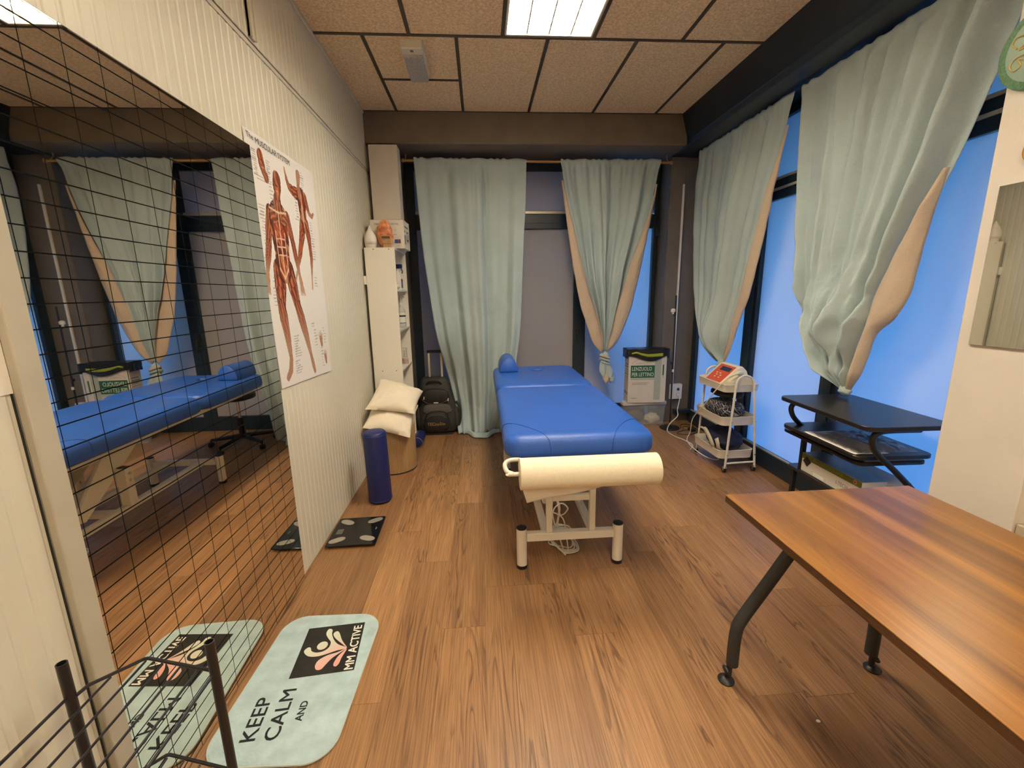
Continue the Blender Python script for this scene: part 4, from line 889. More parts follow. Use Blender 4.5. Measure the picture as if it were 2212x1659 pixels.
# wooden rod over the far window
t = thing('curtain_rod', 'pale wooden curtain rod with round ends across the far window', 'curtain rod', (1.65, 4.655, 2.79))
MB().tube([(0.300, 4.655, 2.790), (2.985, 4.655, 2.778)], 0.0115, 12).build('rod', m_rodwood, t)
for x, z in ((0.298, 2.790), (2.990, 2.778)): MB().lathe([(0.008, -0.012), (0.018, -0.008), (0.019, 0.006), (0.010, 0.014)], (0, 0, 0), 16).build('finial', m_rodwood, t, xf=Matrix.Translation(Vector((x, 4.655, z))) @ Matrix.Rotation(math.pi/2, 4, 'Y'))
for x in (0.315, 2.965): MB().tube([(x, 4.668, 2.785), (x, 4.72, 2.83), (x, 4.72, 2.867)], 0.005, 8).build('bracket', m_trimsil, t)
# far left curtain: hangs to the floor and spreads there
t = thing('curtain', 'grey teal curtain hanging straight down to the floor at the far left', 'curtain', (0.95, 4.66, 0.01), 'grey teal curtains')
cL = curve_at([(0.402, 2.812), (0.425, 2.30), (0.450, 1.90), (0.485, 1.55), (0.530, 1.15), (0.590, 0.80), (0.650, 0.45), (0.690, 0.20), (0.725, 0.012)])
cR = curve_at([(1.507, 2.800), (1.495, 2.40), (1.470, 2.00), (1.445, 1.50), (1.425, 1.15), (1.380, 0.80), (1.320, 0.45), (1.270, 0.20), (1.230, 0.012)])
def dL(u, v, w):
    A = 0.014+0.026*min(1, v*1.5)
    d = A*(0.9*math.sin(2*math.pi*(2.2*u+0.15))+0.55*math.sin(2*math.pi*(5.3*u+0.3+0.1*v))+0.30*math.sin(2*math.pi*(9.1*u+0.05)))
    g = math.exp(-((u-0.60)/0.07)**2); d += g*(0.020*math.sin(2*math.pi*u*26)*math.exp(-v*9)-0.045*(0.4+0.6*math.exp(-v*1.2))*math.exp(-((u-0.61)/0.022)**2))
    d += 0.004*math.sin(2*math.pi*u*38+3*nz(u*5, 2))*math.exp(-v*22)*0.7
    d += 0.006*nz(u*7, v*12, 4.2)*(0.4+v)
    d += 0.010*nz(u*16, v*26, 1.0)*math.exp(-((v-0.54)/0.05)**2)
    s_ = min(1, max(0, (v-0.60)/0.22)); d -= 0.24*s_*s_*(3-2*s_)*max(0, 1-u/0.42)*(1-max(0, v-0.93)/0.07)
    if v > 0.9: d += (v-0.9)/0.1*(0.035+0.085*math.sin(math.pi*min(1, u*1.15))**2)+0.018*math.sin(2*math.pi*u*3.2)*(v-0.9)/0.1
    return d
def fb(x, z, d): return Vector((x, 4.655-d, z))
curtain(t, fb, cL, cR, 150, 130, dL, [m_lining, m_teal])
def heel(u, v):
    x = lerp(0.785, 1.215, u)+0.01*math.sin(u*14); y = 4.600-0.115*math.sin(math.pi*min(1, u*1.1))**1.5-0.115*v*math.sin(math.pi*min(1, u*0.9+0.1))+0.012*math.sin(u*19)
    return Vector((x, y+0.02, 0.012+0.030*math.sin(math.pi*v)*(0.6+0.4*math.sin(u*11))+0.02*(1-v)))
o = MB().grid(heel, 40, 10).build('floor_fold', m_teal, t, smooth=3.2, fixn=False); md = o.modifiers.new('thickness', 'SOLIDIFY'); md.thickness = 0.004
# far right curtain, drawn together and knotted
def lining_band(root, mapf, A, B, off, n=70, bulge=0.022, v0=0.0, v1=1.0, thick=0.003, flip=True):
    """edge turned back to its beige side: a soft roll between two curves"""
    def P(u, v):
        vv = lerp(v0, v1, v); (a, za), (b, zb) = A(vv), B(vv); k = min(1, abs(b-a)/0.06)
        q = u*1.22-0.22 if flip else u*1.22; return mapf(lerp(a, b, q)+0.004*nz(u*3, vv*14, 7), lerp(za, zb, min(1, max(0, q))), off+bulge*k*math.sin(math.pi*(0.06+0.86*u))+0.006*nz(u*5, vv*18, 3)*k)
    o = MB().grid(P, 12, n).build('lining_edge', m_lining, root, smooth=3.2, fixn=False)
    md = o.modifiers.new('thickness', 'SOLIDIFY'); md.thickness = thick
    return o
t = thing('curtain', 'grey teal curtain with beige edges knotted above the floor beside the cartons', 'curtain', (2.35, 4.655, 0.50), 'grey teal curtains')
bl = curve_at([(1.846, 2.801), (1.904, 2.477), (2.000, 2.10), (2.109, 1.653), (2.205, 1.363), (2.288, 1.064), (2.325, 0.875)])
br_ = curve_at([(2.878, 2.804), (2.791, 2.341), (2.618, 1.789), (2.530, 1.454), (2.438, 1.161), (2.362, 0.876)])
blo = curve_at([(1.840, 2.801), (1.890, 2.388), (1.975, 1.843), (2.060, 1.414), (2.140, 1.167), (2.215, 0.965), (2.319, 0.851)])
bro = curve_at([(2.884, 2.804), (2.825, 2.43), (2.757, 2.021), (2.689, 1.645), (2.621, 1.331), (2.543, 1.109), (2.471, 0.959), (2.370, 0.855)])
def dR(u, v, w):
    g = 1-w/1.05; A = 0.018+0.036*g*(1-0.6*max(0, v-0.85)/0.15)
    d = A*(0.8*math.sin(2*math.pi*(2.6*u+0.25))+0.7*math.sin(2*math.pi*(5.1*u+0.1))+0.4*math.sin(2*math.pi*(8.3*u+0.4)))
    d += 0.012*math.sin(2*math.pi*u*17+2*nz(u*4, 1))*math.exp(-v*14)
    d -= 0.045*math.exp(-((u-0.40-0.06*v)/0.020)**2)*(0.5+0.5*v)
    d += 0.007*nz(u*6, v*14, 9)+0.008*nz(u*14, v*22, 5)*v
    return d*(1-0.3*max(0, v-0.9)/0.1)
curtain(t, fb, bl, br_, 130, 110, dR, [m_lining, m_teal])
lining_band(t, fb, blo, bl, 0.012, v0=0.10, flip=False); lining_band(t, fb, br_, bro, 0.012, v0=0.12, bulge=0.035)
KC = Vector((2.345, 4.635, 0.795))
def wrap(d): return 1+0.10*math.sin(7*d.z+3*d.x*1.5)+0.12*nz(d.x*2.5, d.y*2.5, d.z*4)
MB().sphere(KC, (0.052, 0.045, 0.066), 24, 18, wrap).build('knot', m_teal, t, smooth=1.6)
for q in range(3): MB().tube(smoothpath([KC+Vector((-0.055+0.012*q, -0.010, 0.035-0.030*q)), KC+Vector((-0.03, -0.045, 0.030-0.034*q)), KC+Vector((0.02, -0.050, 0.012-0.034*q)), KC+Vector((0.055, -0.01, -0.006-0.034*q))], 6), [0.007]+[0.011]*17+[0.007], 10).build('knot_wrap', m_lining if q == 0 else m_teal, t)
def petal(b, tip, wd, mt, seed):
    b, tip = Vector(b), Vector(tip)
    def P(u, v):
        c = b.lerp(tip, v); k = wd*(0.45+0.9*math.sin(math.pi*min(1, v*0.72+0.12)))*(1-0.5*max(0, v-0.8)/0.2)
        return c+Vector(((u-0.5)*2*k, -0.018*math.cos((u-0.5)*math.pi)*(1+0.4*math.sin(seed+v*3)), 0.012*math.sin(u*7+seed)*v))
    o = MB().grid(P, 12, 16).build('knot_tail', mt, t, smooth=3, fixn=False); md = o.modifiers.new('thickness', 'SOLIDIFY'); md.thickness = 0.006
petal((2.33, 4.620, 0.76), (2.325, 4.600, 0.60), 0.032, m_teal, 1.0); petal((2.345, 4.615, 0.75), (2.405, 4.595, 0.585), 0.036, m_teal, 2.0)
petal((2.345, 4.625, 0.74), (2.362, 4.590, 0.535), 0.030, m_lining, 3.0); petal((2.365, 4.630, 0.74), (2.432, 4.610, 0.53), 0.030, m_teal, 5.0)

# two curtains along the right hand window on a dark rod
t = thing('curtain_rod', 'dark curtain rod along the right side under the navy beam', 'curtain rod', (3.25, 3.3, 2.91))
MB().tube([(3.25, 1.71, 2.832), (3.25, 4.70, 2.846)], 0.010, 10).build('rod', m_navy, t)
for y in (1.80, 3.18, 4.60): MB().tube([(3.25, y, 2.832+0.014*(y-1.71)/3+0.010), (3.27, y, 2.867)], 0.006, 6).build('bracket', m_navy, t)
def fr_(y, z, d): return Vector((3.25-d, y, z))
t = thing('curtain', 'grey teal curtain gathered to a point behind the white trolley', 'curtain', (3.25, 3.9, 0.83), 'grey teal curtains')
L1 = curve_at([(4.560, 2.858), (4.590, 2.40), (4.520, 1.80), (4.420, 1.40), (4.278, 1.10), (4.130, 0.94), (3.987, 0.852), (3.890, 0.828)])
R1 = curve_at([(3.215, 2.852), (3.321, 2.50), (3.480, 2.02), (3.598, 1.60), (3.683, 1.30), (3.766, 1.01), (3.850, 0.828)])
def d1(u, v, w):
    g = 1-w/1.4; A = 0.017+0.040*g
    d = A*(0.8*math.sin(2*math.pi*(2.1*u+0.1))+0.6*math.sin(2*math.pi*(4.7*u+0.35))+0.35*math.sin(2*math.pi*(9.0*u)))
    d += 0.006*math.sin(2*math.pi*u*24+3*nz(u*4, 1))*math.exp(-v*16)
    d += 0.05*math.sin(math.pi*u)*v*(1-v)*2 + 0.010*nz(u*6, v*10, 2)+0.02*nz(u*9, v*18, 6)*max(0, v-0.6)
    for u0_, dp in ((0.18, 0.018), (0.36, 0.024), (0.55, 0.020), (0.74, 0.024)):
        q = u-u0_-0.01*math.sin(v*6+u0_*30); d -= dp*math.exp(-(q/0.017)**2)*(1-v*0.5)
    d += 0.10*math.exp(-((v-0.86)/0.10)**2)*math.sin(math.pi*u)
    return d*(1-0.85*max(0, v-0.93)/0.07)
curtain(t, fr_, L1, R1, 130, 120, d1, [m_lining, m_teal])
R1o = curve_at([(3.205, 2.852), (3.286, 2.55), (3.370, 2.10), (3.445, 1.76), (3.534, 1.44), (3.638, 1.22), (3.741, 0.97), (3.835, 0.828)])
lining_band(t, fr_, R1, R1o, 0.002, v0=0.10, bulge=0.045)
petal_t = t
def tailR(root, b, tip, wd, mt, seed):
    b, tip = Vector(b), Vector(tip)
    def P(u, v):
        c = b.lerp(tip, v); k = wd*(0.5+0.8*math.sin(math.pi*min(1, v*0.75+0.1)))
        return c+Vector((-0.02*math.cos((u-0.5)*math.pi), -(u-0.5)*2*k, 0.01*math.sin(u*7+seed)*v))
    o = MB().grid(P, 12, 14).build('knot_tail', mt, root, smooth=3, fixn=False); md = o.modifiers.new('thickness', 'SOLIDIFY'); md.thickness = 0.006
MB().sphere((3.235, 3.868, 0.825), (0.034, 0.040, 0.040), 18, 12, wrap).build('knot', m_teal, t, smooth=1.6)
tailR(t, (3.23, 3.868, 0.80), (3.23, 3.86, 0.70), 0.032, m_teal, 1.0)
t = thing('curtain', 'wide grey teal curtain draped to a knot above the black stand', 'curtain', (3.25, 2.46, 0.80), 'grey teal curtains')
L2 = curve_at([(3.150, 2.848), (3.120, 2.45), (3.071, 2.00), (3.024, 1.676), (2.970, 1.45), (2.905, 1.28), (2.782, 1.10), (2.678, 0.99), (2.560, 0.915), (2.480, 0.878)])
R2 = curve_at([(1.815, 2.842), (1.901, 2.62), (1.980, 2.371), (2.069, 2.096), (2.226, 1.71), (2.319, 1.449), (2.373, 1.23), (2.430, 0.98), (2.460, 0.878)])
def d2(u, v, w):
    g = 1-w/1.35; A = 0.030+0.050*max(0, g)
    d = A*(0.75*math.sin(2*math.pi*(2.3*u+0.55))+0.55*math.sin(2*math.pi*(4.4*u+0.2+0.12*v))+0.25*math.sin(2*math.pi*(8.0*u+0.1)))
    d += 0.016*abs(math.sin(math.pi*u*9+2*nz(u*4, 1)))*math.exp(-v*12)*(1 if u < 0.75 else 0.3)
    d += 0.075*math.exp(-((u-0.90)/0.055)**2)*(1-v*0.3) - 0.030*math.exp(-((u-0.80)/0.03)**2)
    d += 0.11*math.exp(-((v-0.83)/0.13)**2)*math.sin(math.pi*u)+0.010*nz(u*6, v*10, 8)
    s = max(0, v-0.52)/0.48
    d += 0.075*nz(u*4+1, v*7+u*4, 3)*min(1, s*2)+0.040*nz(u*7, v*15-u*7, 12)*min(1, s*2)-0.030*abs(nz(u*6+3, v*9+u*5, 8))*min(1, s*2)+0.012*nz(u*18, v*30+u*9, 5)*min(1, s*2)
    for u0_, sl, dp, wd in ((0.13, 0.03, 0.030, 0.018), (0.255, 0.05, 0.042, 0.016), (0.37, 0.03, 0.036, 0.014), (0.475, 0.0, 0.030, 0.016), (0.60, 0.05, 0.034, 0.020), (0.715, 0.02, 0.030, 0.022)):
        q = u-u0_-sl*v-0.012*math.sin(v*7+u0_*20); d -= dp*math.exp(-(q/wd)**2)*max(0, 1-v*0.9)-dp*0.55*math.exp(-((q-0.045)/0.035)**2)*(1-v*0.5)
    return max(-0.03, d)*(1-0.85*max(0, v-0.94)/0.06)
curtain(t, fr_, L2, R2, 170, 160, d2, [m_lining, m_teal])
R2o = curve_at([(1.810, 2.842), (1.896, 2.62), (1.972, 2.371), (2.055, 2.096), (2.094, 1.865), (2.125, 1.62), (2.148, 1.46), (2.205, 1.34), (2.299, 1.25), (2.335, 1.10), (2.365, 1.00), (2.435, 0.878)])
lining_band(t, fr_, R2, R2o, 0.004, v0=0.40, bulge=0.055, n=90)
MB().sphere((3.235, 2.462, 0.886), (0.030, 0.040, 0.034), 18, 12, wrap).build('knot', m_teal, t, smooth=1.6)
# ------------------------------------------------------------------ wheeled backpack
m_bag = mat('charcoal_nylon', (0.036, 0.034, 0.031), 0.7, nscale=60, namp=0.25, bump=0.35, bscale=40); m_bag2 = mat('grey_nylon', (0.10, 0.092, 0.080), 0.75, nscale=80, namp=0.25, bump=0.2, bscale=60); m_bag3 = mat('black_nylon', (0.018, 0.017, 0.016), 0.6, bump=0.2, bscale=50)
t = thing('wheeled_backpack', 'black wheeled backpack with raised pull handle beside the long curtain', 'backpack', (0.52, 4.70, 0))
def sect(cx, cy, w, d, p=3.2, n=28):
    out = []
    for q in range(n):
        a = 2*math.pi*q/n; ca, sa = math.cos(a), math.sin(a)
        out.append((cx+w*math.copysign(abs(ca)**(2/p), ca), cy+d*math.copysign(abs(sa)**(2/p), sa)))
    return out
prof = [(0.020, 0.50, 4.715, 0.195, 0.105), (0.045, 0.50, 4.71, 0.212, 0.125), (0.15, 0.50, 4.712, 0.215, 0.125), (0.25, 0.50, 4.72, 0.208, 0.118), (0.33, 0.50, 4.735, 0.195, 0.105), (0.43, 0.49, 4.745, 0.182, 0.095), (0.53, 0.48, 4.755, 0.165, 0.085), (0.585, 0.478, 4.76, 0.150, 0.072), (0.615, 0.475, 4.765, 0.120, 0.050)]
MB().loops([[Vector((x, y, z)) for x, y in sect(cx, cy, w, d)] for z, cx, cy, w, d in prof]).build('body', m_bag, t, smooth=1.0)
def blob(c, r, flat_=1.0, p=2.6): return lambda d: 1.0
def pocket(cx, yb, z0, z1, w, dep, top=0.9):
    rings = []
    for k, (f, s) in enumerate(((0.0, 1.0), (0.5, 1.0), (0.85, 0.93), (1.0, 0.80))):
        zc = (z0+z1)/2; hh = (z1-z0)/2
        rings.append([Vector((cx+w*s*math.copysign(abs(math.cos(a))**0.7, math.cos(a))*(1 if math.sin(a) < 0 else top), yb-dep*f, zc+hh*s*math.copysign(abs(math.sin(a))**0.75, math.sin(a)))) for a in [2*math.pi*q/32 for q in range(32)]])
    return MB().loops(rings)
lid = pocket(0.485, 4.665, 0.335, 0.505, 0.160, 0.050, 0.95).build('lid_pocket', m_bag3, t, smooth=0.9)
pocket(0.505, 4.630, 0.225, 0.345, 0.165, 0.030).build('band_panel', m_bag2, t, smooth=0.9)
pk = pocket(0.500, 4.610, 0.045, 0.270, 0.150, 0.055, 0.88).build('front_pocket', m_bag3, t, smooth=0.9)
for z, w_ in ((0.225, 0.105),): MB().tube(smoothpath([(0.500-w_, 4.556, z-0.025), (0.500-w_*0.6, 4.553, z+0.004), (0.5, 4.552, z+0.010), (0.500+w_*0.6, 4.553, z+0.004), (0.500+w_, 4.556, z-0.025)], 5), 0.004, 6).build('zip', m_bag2, t)
MB().tube(smoothpath([(0.345, 4.615, 0.395), (0.40, 4.612, 0.355), (0.485, 4.611, 0.345), (0.57, 4.612, 0.355), (0.632, 4.615, 0.395)], 5), 0.004, 6).build('zip', m_bag2, t)
for x, y, z in ((0.372, 4.612, 0.43), (0.630, 4.614, 0.405)): MB().tube([(x, y, z), (x-0.004, y-0.006, z-0.03)], [0.004, 0.006], 6).build('zip_pull', m_whiteplastic, t)
MB().box(0.470, 0.520, 4.6105, 4.6145, 0.352, 0.364).build('badge', m_whiteplastic, t, smooth=0, bevel=0.002)
for sx in (-1, 1): MB().sphere((0.5+sx*0.205, 4.70, 0.16), (0.040, 0.085, 0.13), 16, 12).build('side_pocket', m_bag, t, smooth=1.2); 
MB().tube(smoothpath([(0.705, 4.72, 0.34), (0.745, 4.69, 0.28), (0.745, 4.67, 0.15), (0.715, 4.67, 0.06)], 6), 0.016, 8).build('shoulder_strap', m_bag3, t)
MB().tube(smoothpath([(0.395, 4.685, 0.545), (0.42, 4.665, 0.580), (0.475, 4.655, 0.592), (0.53, 4.665, 0.580), (0.555, 4.685, 0.545)], 6), 0.011, 8).build('carry_handle', m_black, t)
for x in (0.425, 0.560): MB().box(x-0.011, x+0.011, 4.775, 4.787, 0.58, 0.880).build('pull_rod', m_trimsil, t, smooth=0, bevel=0.002)
MB().slab(0.405, 0.580, 4.768, 4.794, 0.881, 0.910, 0.010, 0.006).build('pull_handle', m_black, t)
for x in (0.335, 0.665): MB().tube([(x-0.015, 4.80, 0.035), (x+0.015, 4.80, 0.035)], 0.034, 18).build('wheel', m_rubber, t)
MB().box(0.34, 0.66, 4.595, 4.62, 0.0, 0.021).build('foot_bar', m_black, t, smooth=0, bevel=0.004)
m_yel = mat('yellow_print', (0.50, 0.34, 0.07), 0.6)
text('TECno', m_yel, 'lettering', t, (0.400, 4.5535, 0.118), (1, 0, 0), (0, 0.03, 1), width=0.125, height=0.034, ext=0.0)
text('Six', m_yel, 'lettering', t, (0.530, 4.5535, 0.122), (1, 0, 0), (0, 0.03, 1), width=0.062, height=0.030, ext=0.0)

# ------------------------------------------------------------------ storage bin, carton, bag in the far right corner
t = thing('storage_bin', 'clear plastic storage bin on the floor under the LENZUOLO carton', 'storage bin', (2.85, 4.72, 0))
XBn = Matrix.Translation(Vector((2.835, 4.715, 0))) @ Matrix.Rotation(math.radians(2), 4, 'Z')
def shell(m, hx, hy, z0, z1, rad, tap, th):
    seg = 4; o0 = [Vector((x, y, z0)) for x, y in rrect(-hx+tap, hx-tap, -hy+tap, hy-tap, rad, seg)]; o1 = [Vector((x, y, z1)) for x, y in rrect(-hx, hx, -hy, hy, rad, seg)]
    i1 = [Vector((x, y, z1)) for x, y in rrect(-hx+th, hx-th, -hy+th, hy-th, max(rad-th, .002), seg)]; i0 = [Vector((x, y, z0+th)) for x, y in rrect(-hx+tap+th, hx-tap-th, -hy+tap+th, hy-tap-th, max(rad-th, .002), seg)]
    return m.loops([o0, o1, i1, i0], True, True)
shell(MB(), 0.250, 0.052, 0.003, 0.236, 0.02, 0.010, 0.002).build('bin_body', m_clear, t, smooth=0.5, xf=XBn)
MB().slab(-0.258, 0.258, -0.060, 0.060, 0.2365, 0.274, 0.022, 0.006).build('bin_lid', mat('milky_lid', (0.60, 0.56, 0.52), 0.35), t, xf=XBn)
MB().box(-0.06, 0.245, -0.0535, -0.0525, 0.195, 0.225).build('latch', m_clear, t, smooth=0, xf=XBn)
o = MB().sphere((2.95, 4.722, 0.066), (0.085, 0.036, 0.062), 36, 24, lambda d: 1+0.30*nz(d.x*2.5, d.y*2.5, d.z*2.5)-0.22*abs(nz(d.x*6, d.y*6, d.z*6))).build('cloth_bundle', m_pillow, smooth=1.2); tag(o, 'crumpled cream cloth inside the clear storage bin', 'cloth')
o = MB().sphere((2.74, 4.710, 0.098), (0.098, 0.034, 0.082), 18, 12, lambda d: 1+0.22*nz(d.x*3+5, d.y*3, d.z*3)).build('dark_bundle', m_bag2, smooth=1.2); tag(o, 'dark grey bundle inside the clear storage bin', 'cloth')

t = thing('couch_paper_carton', 'white carton printed LENZUOLO PER LETTINO on a green band', 'carton', (2.83, 4.71, 0.275))
XP = Matrix.Translation(Vector((2.840, 4.715, 0.2748))) @ Matrix.Rotation(math.radians(-4), 4, 'Z') @ Matrix.Diagonal((1.06, 1, 1, 1))
hx, hy, hz = 0.198, 0.085, 0.590
MB().box(-hx, hx, -hy, hy, 0, hz).build('carton_body', m_card, t, smooth=0, bevel=0.002, xf=XP)
yf = -hy-0.0006
def pr(name, b, mt): return MB().box(*b).build(name, mt, t, smooth=0, xf=XP)
pr('grey_panel', (0.075, hx-0.055, yf, yf+0.0004, 0.03, hz-0.02), m_palegreen)
pr('green_band', (-0.175, 0.075, yf-0.0006, yf, 0.285, 0.425), m_green); pr('pale_band', (-0.175, 0.075, yf-0.0006, yf, 0.262, 0.279), m_palegreen)
pr('green_tab', (0.158, 0.172, yf-0.0006, yf, 0.31, 0.43), m_green); pr('green_tab_end', (0.158, 0.172, yf-0.0006, yf, 0.285, 0.300), m_palegreen)
def tx(s, x, z, wd, hh, mt, y=yf-0.0012):
    o = text(s, mt, 'lettering', None, (x, y, z), (1, 0, 0), (0, 0, 1), width=wd, height=hh, ext=0); o.data.transform(XP); adopt(o, t)
tx('LENZUOLO', -0.160, 0.366, 0.205, 0.042, m_whiteink); tx('PER LETTINO', -0.160, 0.302, 0.225, 0.042, m_whiteink)
for q in range(2): pr('fine_print', (-0.155, 0.0+0.02*(1-q), yf-0.0006, yf, 0.225-0.016*q, 0.229-0.016*q), m_greyink)
pr('fine_print', (-0.16, -0.10, yf-0.0006, yf, 0.050, 0.055), m_greyink)
sk = [[(-0.115, 0.555), (-0.118, 0.52), (-0.105, 0.497), (-0.085, 0.492), (-0.068, 0.503), (-0.06, 0.525), (-0.064, 0.555)], [(-0.098, 0.492), (-0.12, 0.475), (-0.15, 0.462), (-0.163, 0.44)], [(-0.072, 0.494), (-0.05, 0.475), (-0.02, 0.47), (-0.005, 0.455), (0.015, 0.47), (0.012, 0.49), (-0.005, 0.488)], [(-0.13, 0.445), (-0.08, 0.452), (-0.03, 0.448)]]
for L in sk: MB().tube(smoothpath([(x, yf, z) for x, z in L], 4), 0.0011, 4).build('sketch_line', m_greyink, t, xf=XP)
xl = -hx-0.0006
def prl(b, mt): return MB().box(xl-0.0004, xl, *b).build('side_print', mt, t, smooth=0, xf=XP)
for q, (wd, th_) in enumerate(((0.11, .010), (0.12, .010), (0.10, .006), (0.13, .004), (0.13, .008), (0.09, .004), (0.08, .003))): prl((-0.07, -0.07+wd*1.0, 0.43-0.028*q, 0.43-0.028*q+th_), m_greyink)
for q in range(3): prl((-0.065+0.045*q, -0.040+0.045*q, 0.09, 0.125), m_greyink)
# bin bag tucked over the carton top
def bagsk(u, v):
    n = 4.0*u; hx2, hy2 = 0.218, 0.094; P4 = [(-hx2, -hy2), (hx2, -hy2), (hx2, hy2), (-hx2, hy2)]; i = int(n) % 4; f = n-int(n)
    a, b = P4[i], P4[(i+1) % 4]; x, y = lerp(a[0], b[0], f), lerp(a[1], b[1], f)
    w_ = 0.010*nz(u*22, v*4, 1)+0.004*math.sin(u*70)
    k = 1+w_*1.2*(0.3+v)
    zlow = 0.505+0.035*nz(u*9, 3)+0.025*(1 if u < 0.25 else 0)*math.cos(2*math.pi*u*4)
    return XP @ Vector((x*k, y*k-0.004*v, lerp(0.605+0.008*nz(u*12, 0), zlow, v)))
t2 = thing('bin_bag', 'black bin bag with lime drawstring pulled over the LENZUOLO carton', 'bin bag', (2.83, 4.71, 0.87))
o = MB().grid(bagsk, 96, 8).build('bag_skirt', m_binbag, t2, smooth=2.0, fixn=False); md = o.modifiers.new('thickness', 'SOLIDIFY'); md.thickness = 0.003
MB().grid(lambda u, v: XP @ Vector((lerp(-0.214, 0.214, u), lerp(-0.092, 0.092, v), 0.606+0.008*nz(u*6, v*3)-0.004*math.sin(math.pi*u)*math.sin(math.pi*v))), 20, 8).build('bag_top', m_binbag, t2, smooth=2.0)
def tape(u, v):
    x = lerp(-0.175, 0.150, u); zc = polyat([(0, 0.560), (0.15, 0.572), (0.3, 0.552), (0.5, 0.537), (0.7, 0.538), (1.0, 0.544)], 0, u)
    return XP @ Vector((x, -0.108-0.002*math.sin(u*12), zc+(v-0.5)*lerp(0.016, 0.036, min(1, u*1.6))))
o = MB().grid(tape, 30, 3).build('drawstring_tape', m_lime, t2, smooth=2, fixn=False); md = o.modifiers.new('thickness', 'SOLIDIFY'); md.thickness = 0.002

# ------------------------------------------------------------------ lamp stand, trunking, sockets, cables
t = thing('floor_lamp', 'slim black floor lamp stand with round base in the far right corner', 'floor lamp', (3.075, 4.52, 0))
MB().lathe([(0.105, 0.0), (0.108, 0.005), (0.104, 0.014), (0.03, 0.022), (0.012, 0.030)], (3.075, 4.52, 0), 36).build('base', m_blackmetal, t, smooth=0.6)
MB().tube([(3.075, 4.52, 0.028), (3.070, 4.52, 0.80), (3.062, 4.52, 1.455)], 0.0085, 10).build('pole', m_blackmetal, t)
for z in (0.735, 1.255): MB().tube([(3.050, 4.515, z), (3.066, 4.518, z)], [0.016, 0.014], 10).build('clamp', m_black, t)
MB().lathe([(0.010, 0.0), (0.010, 0.018), (0.022, 0.022), (0.024, 0.045), (0.014, 0.058)], (0, 0, 0), 16).build('lamp_head', m_whiteplastic, t, xf=Matrix.Translation(Vector((3.034, 4.512, 1.262))))
MB().tube([(3.0725, 4.512, 0.640), (3.0725, 4.512, 0.668)], 0.011, 10).build('clip', m_whiteplastic, t)
t = thing('cable_trunking', 'thin white cable trunking running up the taupe corner wall to the sockets', 'trunking', (3.19, 4.765, 0.45))
MB().box(3.176, 3.196, 4.757, 4.7745, 0.452, 2.60).build('trunking', m_whitemetal, t, smooth=0, bevel=0.002)
t = thing('wall_socket', 'white double wall socket low on the taupe corner wall', 'socket', (3.22, 4.76, 0.27))
MB().slab(3.155, 3.2045, 4.740, 4.7745, 0.275, 0.450, 0.006, 0.003).build('back_box', m_whitemetal, t)
MB().box(3.2065, 3.300, 4.745, 4.7995, 0.275, 0.450).build('socket_box', m_whitemetal, t, smooth=0, bevel=0.004)
for z in (0.325, 0.390):
    MB().tube([(3.253, 4.7448, z), (3.253, 4.7435, z)], 0.021, 18).build('socket_ring', m_cardside, t); MB().tube([(3.253, 4.7434, z), (3.253, 4.7425, z)], 0.014, 18).build('socket_hole', m_black, t)
t = thing('power_lead', 'white power lead running from the wall socket across the floor to the trolley', 'cable', (3.1, 4.5, 0))
MB().tube([(3.253, 4.740, 0.325), (3.253, 4.715, 0.322)], [0.017, 0.014], 12).build('plug', m_whiteplastic, t)
MB().tube(smoothpath([(3.253, 4.715, 0.322), (3.250, 4.69, 0.28), (3.20, 4.62, 0.18), (3.12, 4.44, 0.16), (3.02, 4.40, 0.09), (2.985, 4.37, 0.02), (3.00, 4.25, 0.005), (3.05, 4.10, 0.005), (3.06, 3.95, 0.005), (2.97, 3.82, 0.005)], 8), 0.005, 8).build('flex', m_cable, t)
t = thing('black_flex', 'loops of thin black cable on the floor beside the lamp base', 'cable', (3.2, 4.5, 0))
pts = [(3.20, 4.50, 0.005), (3.24, 4.60, 0.005), (3.31, 4.62, 0.006), (3.35, 4.54, 0.005), (3.31, 4.44, 0.006), (3.20, 4.40, 0.012), (3.10, 4.36, 0.005), (3.08, 4.30, 0.005), (3.2, 4.27, 0.006), (3.30, 4.33, 0.012), (3.33, 4.46, 0.014), (3.24, 4.52, 0.012), (3.21, 4.46, 0.005)]
MB().tube(smoothpath(pts, 8), 0.0035, 6).build('flex', m_blackcable, t); MB().slab(3.235, 3.30, 4.355, 4.425, 0.001, 0.035, 0.01, 0.006).build('adapter', m_black, t)

